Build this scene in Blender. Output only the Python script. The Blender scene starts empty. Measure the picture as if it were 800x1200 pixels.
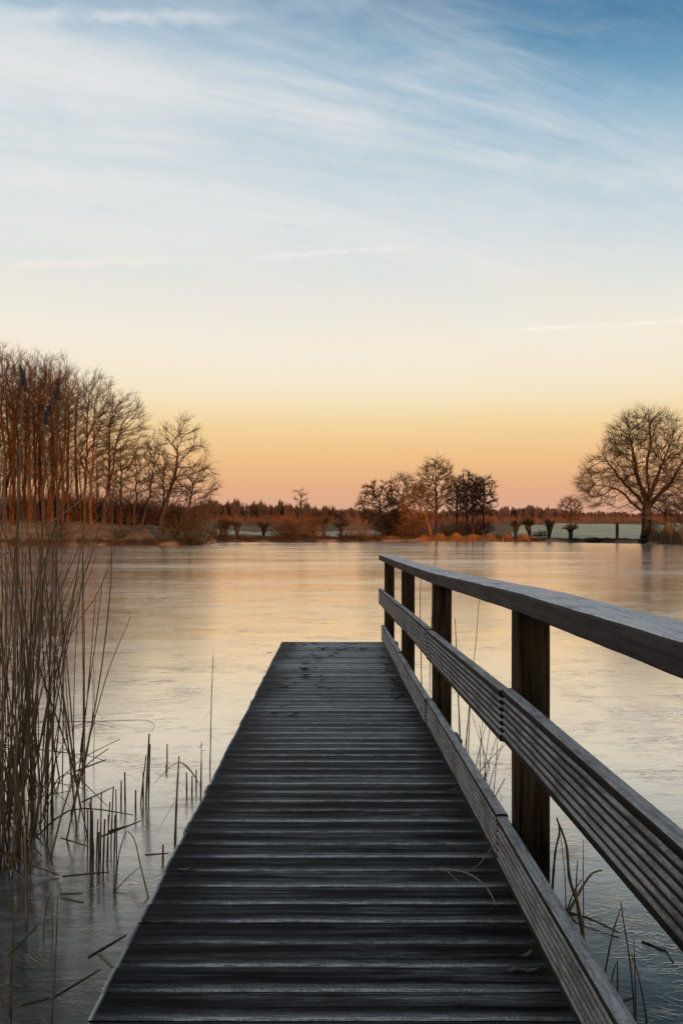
import bpy, math, random
import numpy as np
from mathutils import Vector

random.seed(7); rng = np.random.default_rng(7)
S = bpy.context.scene
COL = S.collection
R = math.radians
EYE = 1.7          # eye height over the ice
HOR = 624.0        # row of the eye level in the photograph
F = 1000.0         # focal length in photograph pixels

# ------------------------------------------------------------------ helpers
def at(px, py, D):
    return np.array(((px-400.0)/F*D, D, EYE+(HOR-py)/F*D))
def on_ice(px, py):
    D = EYE*F/(py-HOR)
    return np.array(((px-400.0)/F*D, D, 0.0))

def tag(o, label=None, cat=None, group=None, kind=None):
    if label: o['label'] = label
    if cat: o['category'] = cat
    if group: o['group'] = group
    if kind: o['kind'] = kind
    return o

def empty(name, loc):
    o = bpy.data.objects.new(name, None); COL.objects.link(o)
    o.location = Vector(loc); o.empty_display_size = 0.1
    return o

def link(name, me, mat=None, parent=None, loc=None):
    o = bpy.data.objects.new(name, me); COL.objects.link(o)
    if mat is not None and len(me.materials) == 0: me.materials.append(mat)
    if parent is not None: o.parent = parent
    if loc is not None: o.location = Vector(loc)
    return o

def mesh(name, V, Fc, smooth=False):
    me = bpy.data.meshes.new(name)
    me.from_pydata([tuple(map(float, v)) for v in V], [], [tuple(int(i) for i in f) for f in Fc])
    if smooth: me.polygons.foreach_set('use_smooth', [True]*len(me.polygons))
    me.update(); return me

def mesh_np(name, V, Q, smooth=False):
    """V (n,3), Q (m,k) with one face size"""
    V = np.asarray(V, dtype=np.float32); Q = np.asarray(Q, dtype=np.int32)
    me = bpy.data.meshes.new(name)
    me.vertices.add(len(V)); me.vertices.foreach_set('co', V.ravel())
    k = Q.shape[1]
    me.loops.add(Q.size); me.loops.foreach_set('vertex_index', Q.ravel())
    me.polygons.add(len(Q))
    me.polygons.foreach_set('loop_start', np.arange(0, Q.size, k, dtype=np.int32))
    me.polygons.foreach_set('loop_total', np.full(len(Q), k, dtype=np.int32))
    if smooth: me.polygons.foreach_set('use_smooth', np.ones(len(Q), dtype=bool))
    me.update(calc_edges=True); me.validate(); return me

def frusta(A, B, ra, rb, n):
    """open tapered tubes from A to B (arrays), n sides -> V, Q"""
    A = np.asarray(A, float); B = np.asarray(B, float)
    m = len(A); d = B-A
    L = np.linalg.norm(d, axis=1, keepdims=True); L[L == 0] = 1; d = d/L
    ref = np.where(np.abs(d[:, 2:3]) > .9, np.array([[1., 0, 0]]), np.array([[0, 0, 1.]]))
    u = np.cross(d, ref); u /= np.linalg.norm(u, axis=1, keepdims=True)
    w = np.cross(d, u)
    ph = np.arange(n)*2*np.pi/n
    ring = u[:, None, :]*np.cos(ph)[None, :, None]+w[:, None, :]*np.sin(ph)[None, :, None]
    Va = A[:, None, :]+ring*np.asarray(ra)[:, None, None]
    Vb = B[:, None, :]+ring*np.asarray(rb)[:, None, None]
    V = np.concatenate([Va, Vb], axis=1).reshape(-1, 3)
    base = (np.arange(m)*2*n)[:, None]
    i = np.arange(n); j = (i+1) % n
    Q = np.stack([base+i, base+j, base+n+j, base+n+i], axis=2).reshape(-1, 4)
    return V, Q

def cat_geo(parts):
    Vs, Qs, o = [], [], 0
    for V, Q in parts:
        if len(V) == 0: continue
        Vs.append(V); Qs.append(Q+o); o += len(V)
    return np.concatenate(Vs), np.concatenate(Qs)

def tube(pts, rad, n=6, cap=True):
    """one continuous tube along pts -> V, faces(list)"""
    P = np.asarray(pts, float); m = len(P)
    T = np.gradient(P, axis=0); T /= np.linalg.norm(T, axis=1, keepdims=True)+1e-12
    ref = np.array([1., 0, 0]) if abs(T[0, 0]) < .8 else np.array([0, 1., 0])
    V, Fc = [], []
    for k in range(m):
        u = np.cross(T[k], ref); u /= np.linalg.norm(u)
        w = np.cross(T[k], u)
        for i in range(n):
            a = 2*math.pi*i/n
            V.append(P[k]+(u*math.cos(a)+w*math.sin(a))*rad[k])
    for k in range(m-1):
        for i in range(n):
            j = (i+1) % n
            Fc.append((k*n+i, k*n+j, (k+1)*n+j, (k+1)*n+i))
    if cap:
        Fc.append(tuple(range(n))[::-1]); Fc.append(tuple((m-1)*n+i for i in range(n)))
    return V, Fc

# ------------------------------------------------------------------ node helpers
class NT:
    def __init__(self, tree): self.t = tree; tree.nodes.clear()
    def n(self, typ, **kw):
        nd = self.t.nodes.new(typ)
        for k, v in kw.items():
            if k == 'inp':
                for a, b in v.items():
                    if hasattr(b, 'is_output'): self.t.links.new(b, nd.inputs[a])
                    else: nd.inputs[a].default_value = b
            else: setattr(nd, k, v)
        return nd
    def math(self, op, a, b=0.0, c=0.0, clamp=False):
        nd = self.n('ShaderNodeMath', operation=op, use_clamp=clamp)
        for i, v in enumerate((a, b, c)):
            if hasattr(v, 'is_output'): self.t.links.new(v, nd.inputs[i])
            else: nd.inputs[i].default_value = v
        return nd.outputs[0]
    def vmath(self, op, a, b=(0, 0, 0)):
        nd = self.n('ShaderNodeVectorMath', operation=op)
        for i, v in enumerate((a, b)):
            if hasattr(v, 'is_output'): self.t.links.new(v, nd.inputs[i])
            else: nd.inputs[i].default_value = v
        return nd.outputs['Value'] if op in ('DOT_PRODUCT', 'LENGTH') else nd.outputs[0]
    def mix(self, fac, a, b, mode='MIX'):
        nd = self.n('ShaderNodeMix', data_type='RGBA', blend_type=mode)
        for i, v in ((0, fac), (6, a), (7, b)):
            if hasattr(v, 'is_output'): self.t.links.new(v, nd.inputs[i])
            elif i == 0: nd.inputs[i].default_value = v
            else: nd.inputs[i].default_value = (*v, 1) if len(v) == 3 else v
        return nd.outputs[2]
    def ramp(self, fac, stops, interp='LINEAR'):
        nd = self.n('ShaderNodeValToRGB'); cr = nd.color_ramp; cr.interpolation = interp
        while len(cr.elements) < len(stops): cr.elements.new(.5)
        while len(cr.elements) > len(stops): cr.elements.remove(cr.elements[-1])
        for e, (p, c) in zip(cr.elements, stops):
            e.position = p
            e.color = (c, c, c, 1) if isinstance(c, (int, float)) else (*c, 1)
        self.t.links.new(fac, nd.inputs[0]); return nd.outputs[0]
    def smooth(self, x, lo, hi):
        nd = self.n('ShaderNodeMapRange', interpolation_type='SMOOTHSTEP', inp={1: lo, 2: hi, 3: 0.0, 4: 1.0})
        self.t.links.new(x, nd.inputs[0]); return nd.outputs[0]
    def noise(self, vec, scale, detail=4, rough=.55, dist=0.0):
        nd = self.n('ShaderNodeTexNoise', inp={'Vector': vec, 'Scale': scale, 'Detail': detail, 'Roughness': rough, 'Distortion': dist})
        return nd.outputs['Fac']
    def mapping(self, vec, scale=(1, 1, 1), rot=(0, 0, 0), loc=(0, 0, 0)):
        return self.n('ShaderNodeMapping', inp={'Vector': vec, 'Scale': scale, 'Rotation': rot, 'Location': loc}).outputs[0]

def srgb(r, g, b):
    f = lambda c: (c/255/12.92) if c <= 10 else ((c/255+.055)/1.055)**2.4
    return (f(r), f(g), f(b))

def new_mat(name):
    m = bpy.data.materials.new(name); m.use_nodes = True
    return m, NT(m.node_tree)

def finish(nt, color, rough=.8, bump=None, bstr=.3, bdist=.01, spec=.5, ior=1.45):
    p = nt.n('ShaderNodeBsdfPrincipled')
    def put(k, v):
        if hasattr(v, 'is_output'): nt.t.links.new(v, p.inputs[k])
        else: p.inputs[k].default_value = (*v, 1) if isinstance(v, tuple) and len(v) == 3 else v
    put('Base Color', color); put('Roughness', rough); put('Specular IOR Level', spec); put('IOR', ior)
    if bump is not None:
        b = nt.n('ShaderNodeBump', inp={'Strength': bstr, 'Distance': bdist, 'Height': bump})
        nt.t.links.new(b.outputs[0], p.inputs['Normal'])
    o = nt.n('ShaderNodeOutputMaterial'); nt.t.links.new(p.outputs[0], o.inputs[0])
    return p

def mottled(name, c1, c2, scale=3.0, rough=.85, stretch=(1, 1, 1), bump=.3, bdist=.02, spec=.3, c3=None, random_tint=0.0):
    m, nt = new_mat(name)
    co = nt.mapping(nt.n('ShaderNodeTexCoord').outputs['Object'], scale=stretch)
    n1 = nt.noise(co, scale, 6, .6)
    c = nt.ramp(n1, [(.3, c1), (.7, c2)] if c3 is None else [(.28, c1), (.5, c2), (.75, c3)])
    if random_tint:
        rnd = nt.n('ShaderNodeObjectInfo').outputs['Random']
        k = nt.math('MULTIPLY_ADD', rnd, random_tint*1.2, 1-random_tint*.75)
        if random_tint > .4: c = nt.mix(nt.math('MULTIPLY', nt.math('FRACT', nt.math('MULTIPLY', rnd, 5.7)), .5), c, (.035, .025, .017))
        hs = nt.n('ShaderNodeHueSaturation', inp={'Color': c, 'Value': k}); c = hs.outputs[0]
    finish(nt, c, rough, nt.noise(co, scale*4, 5), bump, bdist, spec)
    return m

# ------------------------------------------------------------------ wood materials
def wood(name, dark, light, grain, frost=.5, frost_col=(.34, .34, .345), rough=.6, side=.10, bstr=.5):
    m, nt = new_mat(name)
    tc = nt.n('ShaderNodeTexCoord').outputs['Object']
    g = nt.mapping(tc, scale=grain)
    n1 = nt.noise(g, 1.0, 8, .65, .3)
    n2 = nt.noise(tc, 2.6, 5, .6)
    fine = nt.noise(nt.mapping(tc, scale=tuple(c*2.4 for c in grain)), 1.0, 4, .7)
    c = nt.ramp(n1, [(.36, dark), (.68, light)])
    blot = nt.ramp(n2, [(.3, .45), (.65, 1.1)])
    c = nt.mix(1.0, c, blot, 'MULTIPLY')
    geo = nt.n('ShaderNodeNewGeometry')
    nz = nt.n('ShaderNodeSeparateXYZ', inp={0: geo.outputs['Normal']}).outputs[2]
    up = nt.smooth(nz, .45, .95)
    spk = nt.smooth(nt.math('ADD', nt.math('MULTIPLY', fine, .6), nt.math('MULTIPLY', nt.noise(tc, 90, 3, .65), .4)), .38, .64)
    pat = nt.smooth(nt.math('ADD', nt.math('MULTIPLY', nt.noise(tc, 5.0, 6, .65), .7), nt.math('MULTIPLY', n1, .4)), .36, .66)
    fr = nt.math('MULTIPLY', nt.math('MULTIPLY_ADD', spk, .6, .4), nt.math('MULTIPLY_ADD', pat, .65, .35))
    fr = nt.math('MULTIPLY', fr, nt.math('MULTIPLY_ADD', up, (1-side)*frost, side*frost), clamp=True)
    c = nt.mix(fr, c, frost_col)
    h = nt.math('ADD', nt.math('MULTIPLY', n1, .7), nt.math('ADD', nt.math('MULTIPLY', fine, .35), nt.math('MULTIPLY', spk, .15)))
    finish(nt, c, rough, h, bstr, .004, .08)
    return m

def deck_material():
    m, nt = new_mat('deck_wood')
    tcn = nt.n('ShaderNodeTexCoord'); tc = tcn.outputs['Object']
    uv = nt.n('ShaderNodeSeparateXYZ', inp={0: tcn.outputs['UV']}); ux, uy = uv.outputs[0], uv.outputs[1]
    rnd = nt.n('ShaderNodeAttribute', attribute_name='board').outputs['Fac']
    off = nt.n('ShaderNodeCombineXYZ', inp={0: nt.math('MULTIPLY', rnd, 37.0), 1: 0.0, 2: nt.math('MULTIPLY', rnd, 11.0)}).outputs[0]
    p = nt.vmath('ADD', tc, off)
    n1 = nt.noise(nt.mapping(p, scale=(1.6, 46, 26)), 1.0, 8, .6, .35)
    n2 = nt.noise(nt.mapping(p, scale=(1.6, 7, 4)), 1.0, 5, .6)
    n3 = nt.noise(tc, 1.1, 4, .6)
    fine = nt.noise(nt.mapping(p, scale=(14, 170, 60)), 1.0, 4, .7)
    c = nt.ramp(n1, [(.40, (.005, .005, .0052)), (.74, (.040, .038, .038))])
    c = nt.mix(1.0, c, nt.ramp(rnd, [(0, (.45, .45, .46)), (.5, (1, .98, .95)), (1, (1.7, 1.62, 1.55))]), 'MULTIPLY')
    # frost: thick on the near rim of every board, streaky on the faces, scuffed off along both sides
    rim = nt.math('ADD', nt.math('MULTIPLY', nt.smooth(nt.math('ADD', uy, nt.math('MULTIPLY_ADD', n2, .3, -.15)), .36, .02), .42), nt.math('MULTIPLY', nt.smooth(nt.math('ADD', uy, nt.math('MULTIPLY_ADD', fine, .06, -.03)), .085, .06), .75))
    rim2 = nt.math('MULTIPLY', nt.smooth(uy, .945, .97), .5)
    streak = nt.math('MULTIPLY', nt.smooth(nt.math('ADD', nt.math('MULTIPLY', n1, .6), nt.math('MULTIPLY', n2, .55)), .50, .76), .50)
    worn = nt.smooth(nt.math('ADD', n3, nt.math('MULTIPLY', n2, .35)), .45, .8)
    midw = nt.math('MULTIPLY', nt.smooth(nt.math('ADD', ux, nt.math('MULTIPLY_ADD', n3, .35, -.17)), .02, .26),
                   nt.smooth(nt.math('ADD', ux, nt.math('MULTIPLY_ADD', n3, .3, -.15)), .99, .80))
    ends = nt.math('MULTIPLY', nt.smooth(ux, .012, .002), .9)
    spk = nt.smooth(nt.math('ADD', nt.math('MULTIPLY', fine, .65), nt.math('MULTIPLY', nt.noise(tc, 130, 3, .75), .35)), .42, .60)
    fr = nt.math('ADD', nt.math('ADD', rim, rim2), nt.math('MULTIPLY', streak, nt.math('MULTIPLY_ADD', worn, .8, .25)))
    oy = nt.n('ShaderNodeSeparateXYZ', inp={0: tc}).outputs[1]
    # paler towards the far end: rime, plus grazing sky sheen painted into the colour
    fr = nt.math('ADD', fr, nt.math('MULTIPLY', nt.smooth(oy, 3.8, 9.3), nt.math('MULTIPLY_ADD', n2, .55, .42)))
    fr = nt.math('MULTIPLY', fr, nt.math('MULTIPLY_ADD', midw, .85, .15))
    fr = nt.math('ADD', nt.math('MULTIPLY', fr, nt.math('MULTIPLY_ADD', spk, .7, .3)), ends)
    fr = nt.math('MULTIPLY', fr, nt.smooth(uy, -.05, -.01))
    fr = nt.math('MULTIPLY', fr, nt.math('MULTIPLY_ADD', nt.math('FRACT', nt.math('MULTIPLY', rnd, 7.3)), .75, .5), clamp=True)
    c = nt.mix(nt.math('MULTIPLY', fr, .85), c, (.90, .83, .76))
    ribs = nt.math('MULTIPLY', nt.math('SINE', nt.math('MULTIPLY', uy, 2*math.pi*7)), .05)
    h = nt.math('ADD', nt.math('ADD', nt.math('MULTIPLY', n1, .7), nt.math('MULTIPLY', fine, .4)), nt.math('ADD', ribs, nt.math('MULTIPLY', spk, .1)))
    finish(nt, c, nt.math('MULTIPLY_ADD', n2, .25, .5), h, .6, .005, .06)
    return m

M = {}
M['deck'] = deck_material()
M['handrail'] = wood('handrail_wood', (.016, .013, .013), (.060, .047, .046), (50, 2.2, 50), frost=1.9, frost_col=(.98, .87, .79), side=.02)
M['rail'] = wood('rail_wood', (.007, .0065, .0065), (.024, .022, .021), (60, 3.0, 60), frost=1.35, rough=.55, frost_col=(.62, .56, .52), side=.012)
M['toe'] = wood('toe_wood', (.012, .012, .009), (.045, .042, .035), (60, 3.0, 60), frost=1.3, rough=.55, frost_col=(.62, .56, .52), side=.03)
M['post'] = wood('post_wood', (.005, .0035, .0024), (.12, .072, .034), (30, 30, 2.0), frost=.0, rough=.75)
M['beam'] = wood('beam_wood', (.02, .018, .016), (.06, .055, .05), (3, 45, 45), frost=.7)

# ------------------------------------------------------------------ the jetty
ZD = EYE-1.25
def P(u, v, w):
    return (u-.008*v, v, ZD+w-.007*v)
JET = empty('wooden_jetty', (0, 0, ZD))
tag(JET, 'dark frosted plank jetty with one timber railing, reaching out over the frozen lake', 'jetty')
def jpart(name, V, Fc, mat, smooth=False):
    V = [(a[0], a[1], a[2]-ZD) for a in V]
    me = mesh(name, V, Fc, smooth)
    return link(name, me, mat, JET)

PITCH = .1425; GAP = .009; VEND = 10.33
def build_deck():
    V, Fc, UV, ID = [], [], [], []
    n = 87
    for b in range(n):
        v1 = VEND-b*PITCH; v0 = v1-PITCH+GAP+random.uniform(-.001, .001)
        ul = -.641+random.uniform(-.005, .004); ur = .655
        if b == 0: ul += .004
        dz = random.uniform(-.0018, .0018); sk = random.uniform(-.002, .002); r = random.random()
        cup = random.uniform(-.0015, .0025)
        # profile along v: near edge -> far edge (v fraction, w)
        prof = [(0, -.028), (0, -.005), (.03, -.0012), (.09, .0), (.3, -cup*.7), (.5, -cup), (.7, -cup*.7), (.92, 0), (.975, -.0015), (1, -.006), (1, -.028)]
        us = [ul, ul+.004]+[ul+.004+(ur-ul-.004)*k/6 for k in range(1, 7)]
        bow = [random.uniform(-.0012, .0012) for _ in us]
        base = len(V); m = len(prof)
        for k, u in enumerate(us):
            for (fv, w) in prof:
                ww = w+dz+bow[k]-(0.003 if k == 0 else 0)
                V.append(P(u, v0+(v1-v0)*fv+sk*(k/7-.5), ww))
        for k in range(len(us)-1):
            for i in range(m-1):
                a = base+k*m+i; f = (a, a+m, a+m+1, a+1)
                Fc.append(f)
                UV.append([((us[kk]-ul)/(ur-ul), -.2 if i == 0 else prof[ii][0]) for kk, ii in ((k, i), (k+1, i), (k+1, i+1), (k, i+1))]); ID.append(r)
            f = (base+k*m, base+k*m+m-1, base+(k+1)*m+m-1, base+(k+1)*m); Fc.append(f)
            UV.append([(.5, .5)]*4); ID.append(r)
        Fc.append(tuple(base+i for i in range(m))); UV.append([(0.0, p_[0]) for p_ in prof]); ID.append(r)
        e = base+(len(us)-1)*m
        Fc.append(tuple(e+i for i in range(m))[::-1]); UV.append([(1.0, .5)]*m); ID.append(r)
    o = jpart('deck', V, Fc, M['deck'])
    me = o.data
    uvl = me.uv_layers.new(name='UVMap')
    flat = [c for f in UV for p_ in f for c in p_]
    uvl.data.foreach_set('uv', flat)
    at_ = me.attributes.new('board', 'FLOAT', 'FACE'); at_.data.foreach_set('value', ID)
build_deck()

# face line of the railing boards (offset right of the jetty axis)
XV = [-3, 1.0, 3.15, 5.65, 8.05, 10.4, 11.2]
XI = [.622, .615, .604, .594, .583, .563, .557]
xin = lambda v: float(np.interp(v, XV, XI))
midtop = lambda v: float(np.interp(v, [-3, 1.6, 3.15, 3.7, 5.4, 7.8, 10.9], [.70, .697, .70, .70, .662, .637, .615]))
toetop = lambda v: float(np.interp(v, [-3, 1.8, 3.1, 5.0, 7.8, 10.3], [.205, .205, .213, .20, .185, .195]))
handbot = lambda v: float(np.interp(v, [-3, 1.5, 2.9, 5.3, 8.0, 10.8], [1.0, 1.001, 1.004, .972, .968, .976]))

def sweep(name, prof_fn, v0, v1, mat, nseg=10, jit=.0006, skew=(0, 0)):
    V, Fc = [], []
    m = None
    for k in range(nseg+1):
        t = k/nseg; v = v0+(v1-v0)*t
        pr = prof_fn(v); m = len(pr)
        j1, j2 = random.uniform(-jit, jit), random.uniform(-jit, jit)
        for (u, w) in pr:
            V.append(P(u+j1+skew[0]*(t-.5), v, w+j2+skew[1]*(t-.5)))
    for k in range(nseg):
        for i in range(m):
            j = (i+1) % m
            Fc.append((k*m+i, k*m+j, (k+1)*m+j, (k+1)*m+i))
    Fc.append(tuple(range(m))[::-1]); Fc.append(tuple(nseg*m+i for i in range(m)))
    return jpart(name, V, Fc, mat)

def ribbed(x, top, h=.19, t=.045, n=7, gd=.012):
    """profile of a grooved board; inner (left) face carries the grooves"""
    pr = []
    b = top-h
    c = .006
    pr.append((x+c, b)); pr.append((x, b+c))
    pitch = (h-2*c)/n
    for i in range(n):
        y0 = b+c+pitch*i
        if i > 0:
            pr += [(x+.002, y0-.0085), (x+.0045, y0-.006), (x+gd, y0-.003), (x+gd, y0+.003), (x+.0045, y0+.006), (x+.002, y0+.0085), (x, y0+.0125)]
    pr += [(x, top-c*1.4), (x+.002, top-c*.5), (x+c*1.3, top)]
    pr += [(x+t-c, top), (x+t, top-c), (x+t, b+c), (x+t-c, b)]
    return pr

POSTV = [.62, 3.10, 5.60, 8.02, 10.45]
joints_mid = [-2.2, .65, 3.12, 5.55, 7.95, 10.92]
joints_toe = [-2.2, .62, 3.20, 5.62, 7.98, 10.36]
joints_hand = [-2.2, .60, 3.05, 5.58, 8.04, 10.80]
for i in range(5):
    a, b = joints_mid[i]+.002, joints_mid[i+1]-.002
    off = (0, .004, -.003, .003, -.002)[i]
    ma, mb = midtop(a), midtop(b)
    sweep('rail_board', lambda v: ribbed(xin(v)+off*.5, ma+(mb-ma)*(v-a)/(b-a)+off), a, b, M['rail'], skew=(random.uniform(-.003, .003), 0))
    a2, b2 = joints_toe[i]+.002, joints_toe[i+1]-.002
    off2 = (0, -.003, .004, -.004, .003)[i]
    ta, tb = toetop(a2), toetop(b2)
    sweep('toe_board', lambda v: ribbed(xin(v)+off2*.5, ta+(tb-ta)*(v-a2)/(b2-a2)+off2, h=.178), a2, b2, M['toe'], skew=(random.uniform(-.003, .003), 0))
def hand_prof(v):
    x = xin(v)-.001; b = handbot(v); t = .068; w = .156; c = .009
    return [(x+c*.6, b), (x, b+c*.6), (x, b+t-c), (x+.003, b+t-.003), (x+c, b+t), (x+w*.5, b+t+.0015), (x+w-c, b+t), (x+w, b+t-c), (x+w, b+c*.6), (x+w-c*.6, b)]
for i in range(5):
    a, b = joints_hand[i]+.0012, joints_hand[i+1]-.0012
    sweep('handrail', hand_prof, a, b, M['handrail'], nseg=22, jit=.0012)
def post(u, v, w0, w1, su=.117, sv=.11):
    c = .006
    pr = [(c, 0), (su-c, 0), (su, c), (su, sv-c), (su-c, sv), (c, sv), (0, sv-c), (0, c)]
    V, Fc = [], []
    n = 10
    tw = random.uniform(-.004, .004); tv = random.uniform(-.004, .004)
    for k in range(n+1):
        w = w0+(w1-w0)*k/n
        for (a, b) in pr:
            x, y, z = P(u+a+tw*(k/n-.5)+random.uniform(-.0008, .0008), v+b-sv/2+tv*(k/n-.5), w)
            V.append((x, y, z))
    for k in range(n):
        for i in range(8):
            j = (i+1) % 8
            Fc.append((k*8+i, k*8+j, (k+1)*8+j, (k+1)*8+i))
    Fc.append(tuple(range(8))[::-1]); Fc.append(tuple(n*8+i for i in range(8)))
    return jpart('post', V, Fc, M['post'])
for v in POSTV:
    post(xin(v)+.0475, v, -1.3, handbot(v)-.0015)
def box(name, u0, u1, v0, v1, w0, w1, mat):
    V = [P(u, v, w) for w in (w0, w1) for (u, v) in ((u0, v0), (u1, v0), (u1, v1), (u0, v1))]
    Fc = [(3, 2, 1, 0), (4, 5, 6, 7), (0, 1, 5, 4), (1, 2, 6, 5), (2, 3, 7, 6), (3, 0, 4, 7)]
    o = jpart(name, V, Fc, mat)
    mo = o.modifiers.new('edge', 'BEVEL'); mo.width = .006; mo.segments = 2
    return o
for v in POSTV:
    box('cross_beam', -.60, xin(v)+.12, v-.135, v-.06, -.19, -.031, M['beam'])
    if v > 9 or 5 < v < 6:
      # short cleat beside the post, top level with the boards
      box('cleat', xin(v)+.0475, xin(v)+.19, v-.36, v-.14, -.028, .012, M['beam'])
    # pile under the left side
    V, Fc = tube([P(-.5, v-.2, w) for w in np.linspace(-1.3, -.03, 6)], [.065]*6, 12)
    jpart('pile', V, Fc, M['post'])
for u in (-.45, .45):
    box('joist', u-.03, u+.03, -2.0, 10.30, -.33, -.192, M['beam'])

# ------------------------------------------------------------------ lake ice
def ice_material():
    m, nt = new_mat('lake_ice')
    tc = nt.n('ShaderNodeTexCoord').outputs['Object']
    sx = nt.mapping(tc, scale=(.55, 1.15, 1))
    n_big = nt.noise(nt.mapping(tc, scale=(.05, .16, 1)), 1.0, 5, .6, .4)
    n_mid = nt.noise(sx, 1.1, 7, .62, .5)
    n_sm = nt.noise(sx, 7.0, 6, .65, .3)
    n_fine = nt.noise(nt.mapping(tc, scale=(.6, 1, 1)), 34.0, 4, .6)
    crack = nt.n('ShaderNodeTexVoronoi', feature='DISTANCE_TO_EDGE', inp={'Vector': nt.vmath('ADD', nt.mapping(tc, scale=(.35, 1.0, 1)),
            nt.mapping(nt.n('ShaderNodeTexNoise', inp={'Vector': tc, 'Scale': 1.3, 'Detail': 5.0}).outputs['Color'], scale=(.9, .9, 0))), 'Scale': .8}).outputs['Distance']
    crk = nt.smooth(crack, .03, .0)
    dark = nt.math('MULTIPLY', nt.smooth(n_mid, .52, .64), nt.smooth(n_sm, .46, .58))
    c = nt.ramp(n_mid, [(.3, (.07, .072, .066)), (.62, (.036, .038, .037))])
    frost = nt.smooth(nt.math('ADD', nt.math('MULTIPLY', n_sm, .6), nt.math('MULTIPLY', n_big, .5)), .52, .72)
    c = nt.mix(nt.math('MULTIPLY', frost, .5), c, (.55, .54, .50))
    c = nt.mix(nt.math('MULTIPLY', dark, .5), c, (.02, .024, .027))
    rough = nt.math('MULTIPLY_ADD', frost, .10, nt.math('MULTIPLY_ADD', n_big, .12, .085))
    n_r = nt.noise(nt.mapping(tc, scale=(.7, 1.1, 1), loc=(4, 9, 0)), 8.0, 4, .55, 1.2)
    rid = nt.math('MULTIPLY', nt.smooth(nt.math('ABSOLUTE', nt.math('SUBTRACT', n_r, .5)), .055, .0), nt.smooth(nt.noise(tc, .9, 4, .6), .44, .62))
    h = nt.math('ADD', nt.math('MULTIPLY', n_mid, .55), nt.math('ADD', nt.math('MULTIPLY', n_sm, .20), nt.math('MULTIPLY', n_fine, .06)))
    h = nt.math('ADD', h, nt.math('MULTIPLY', rid, .10))
    h = nt.math('ADD', h, nt.math('MULTIPLY', crk, .04))
    bump = nt.n('ShaderNodeBump', inp={'Strength': .32, 'Distance': .02, 'Height': h}).outputs[0]
    lw = nt.n('ShaderNodeLayerWeight', inp={'Blend': .5, 'Normal': bump}).outputs['Facing']
    fac = nt.ramp(lw, [(.0, .03), (.45, .045), (.53, .10), (.60, .22), (.67, .52), (.76, .86), (.86, .96), (1, .98)])
    fac = nt.math('MULTIPLY', fac, nt.math('MULTIPLY_ADD', dark, -.28, 1.0))
    dif = nt.n('ShaderNodeBsdfDiffuse', inp={'Color': c, 'Normal': bump}).outputs[0]
    gl = nt.n('ShaderNodeBsdfGlossy', inp={'Color': (.985, .92, .83, 1), 'Roughness': rough, 'Normal': bump}).outputs[0]
    mx = nt.n('ShaderNodeMixShader', inp={0: fac, 1: dif, 2: gl})
    o = nt.n('ShaderNodeOutputMaterial'); nt.t.links.new(mx.outputs[0], o.inputs[0])
    return m
M['ice'] = ice_material()
lake = link('lake', mesh('lake', [(-330, -60, 0), (330, -60, 0), (330, 330, 0), (-330, 330, 0)], [(0, 1, 2, 3)]), M['ice'])
tag(lake, kind='structure')

# ------------------------------------------------------------------ terrain
def shore(th):
    """distance of the water's edge; th = bearing clockwise from the view axis, radians"""
    px = 400+1000*math.tan(th) if abs(th) < 1.2 else (9999 if th > 0 else -9999)
    deg = math.degrees(th)
    if abs(deg) <= 24.001:
        return float(np.interp(px, [-50, 0, 60, 130, 200, 236, 244, 252, 300, 360, 430, 500, 560, 620, 700, 760, 800, 850],
                               [110, 111, 113, 112, 112, 116, 126, 152, 154, 152, 158, 170, 166, 156, 143, 130, 121, 116]))/max(.3, math.cos(th))
    a = abs(deg)
    s24 = shore(R(24 if deg > 0 else -24))
    return float(np.interp(a, [24, 40, 60, 85, 105, 130, 180], [s24, 95, 70, 38, 14, 5.5, 3.0]))
def ground_z(th, s, r):
    deg = math.degrees(th); a = abs(deg)
    back = min(1, max(0, (a-80)/35)); back = back*back*(3-2*back)
    px = 400+1000*math.tan(th) if abs(th) < 1.2 else (9999 if th > 0 else -9999)
    edge = float(np.interp(s, [-8, -2, 0, .4, 1.2, 3], [-1.2, -.5, -.12, .22, .42, .6]))
    flat = edge+(.35*min(1, max(0, (s-3)/12)))
    far = .027*max(0, r-172)
    far = far if far < 12 else 12+(far-12)*.25
    hill = float(np.interp(px, [-400, 0, 110, 180, 225, 260, 300], [3.0, 2.6, 2.5, 1.7, .8, .25, 0])) if px < 300 else 0
    hs = min(1, max(0, s/20)); hs = hs*hs*(3-2*hs)
    front = flat+far+hill*hs
    bk = edge+4.7*min(1, max(0, (s-1)/15))**1.2  # unseen bank added behind the camera to keep the low sun off the jetty
    nz = (.18*math.sin(r*.21+px*.013 if a < 60 else r*.3)+.12*math.sin(th*95+r*.07))*min(1, max(0, s/8))
    return front*(1-back)+bk*back+nz*(1-back)
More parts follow.
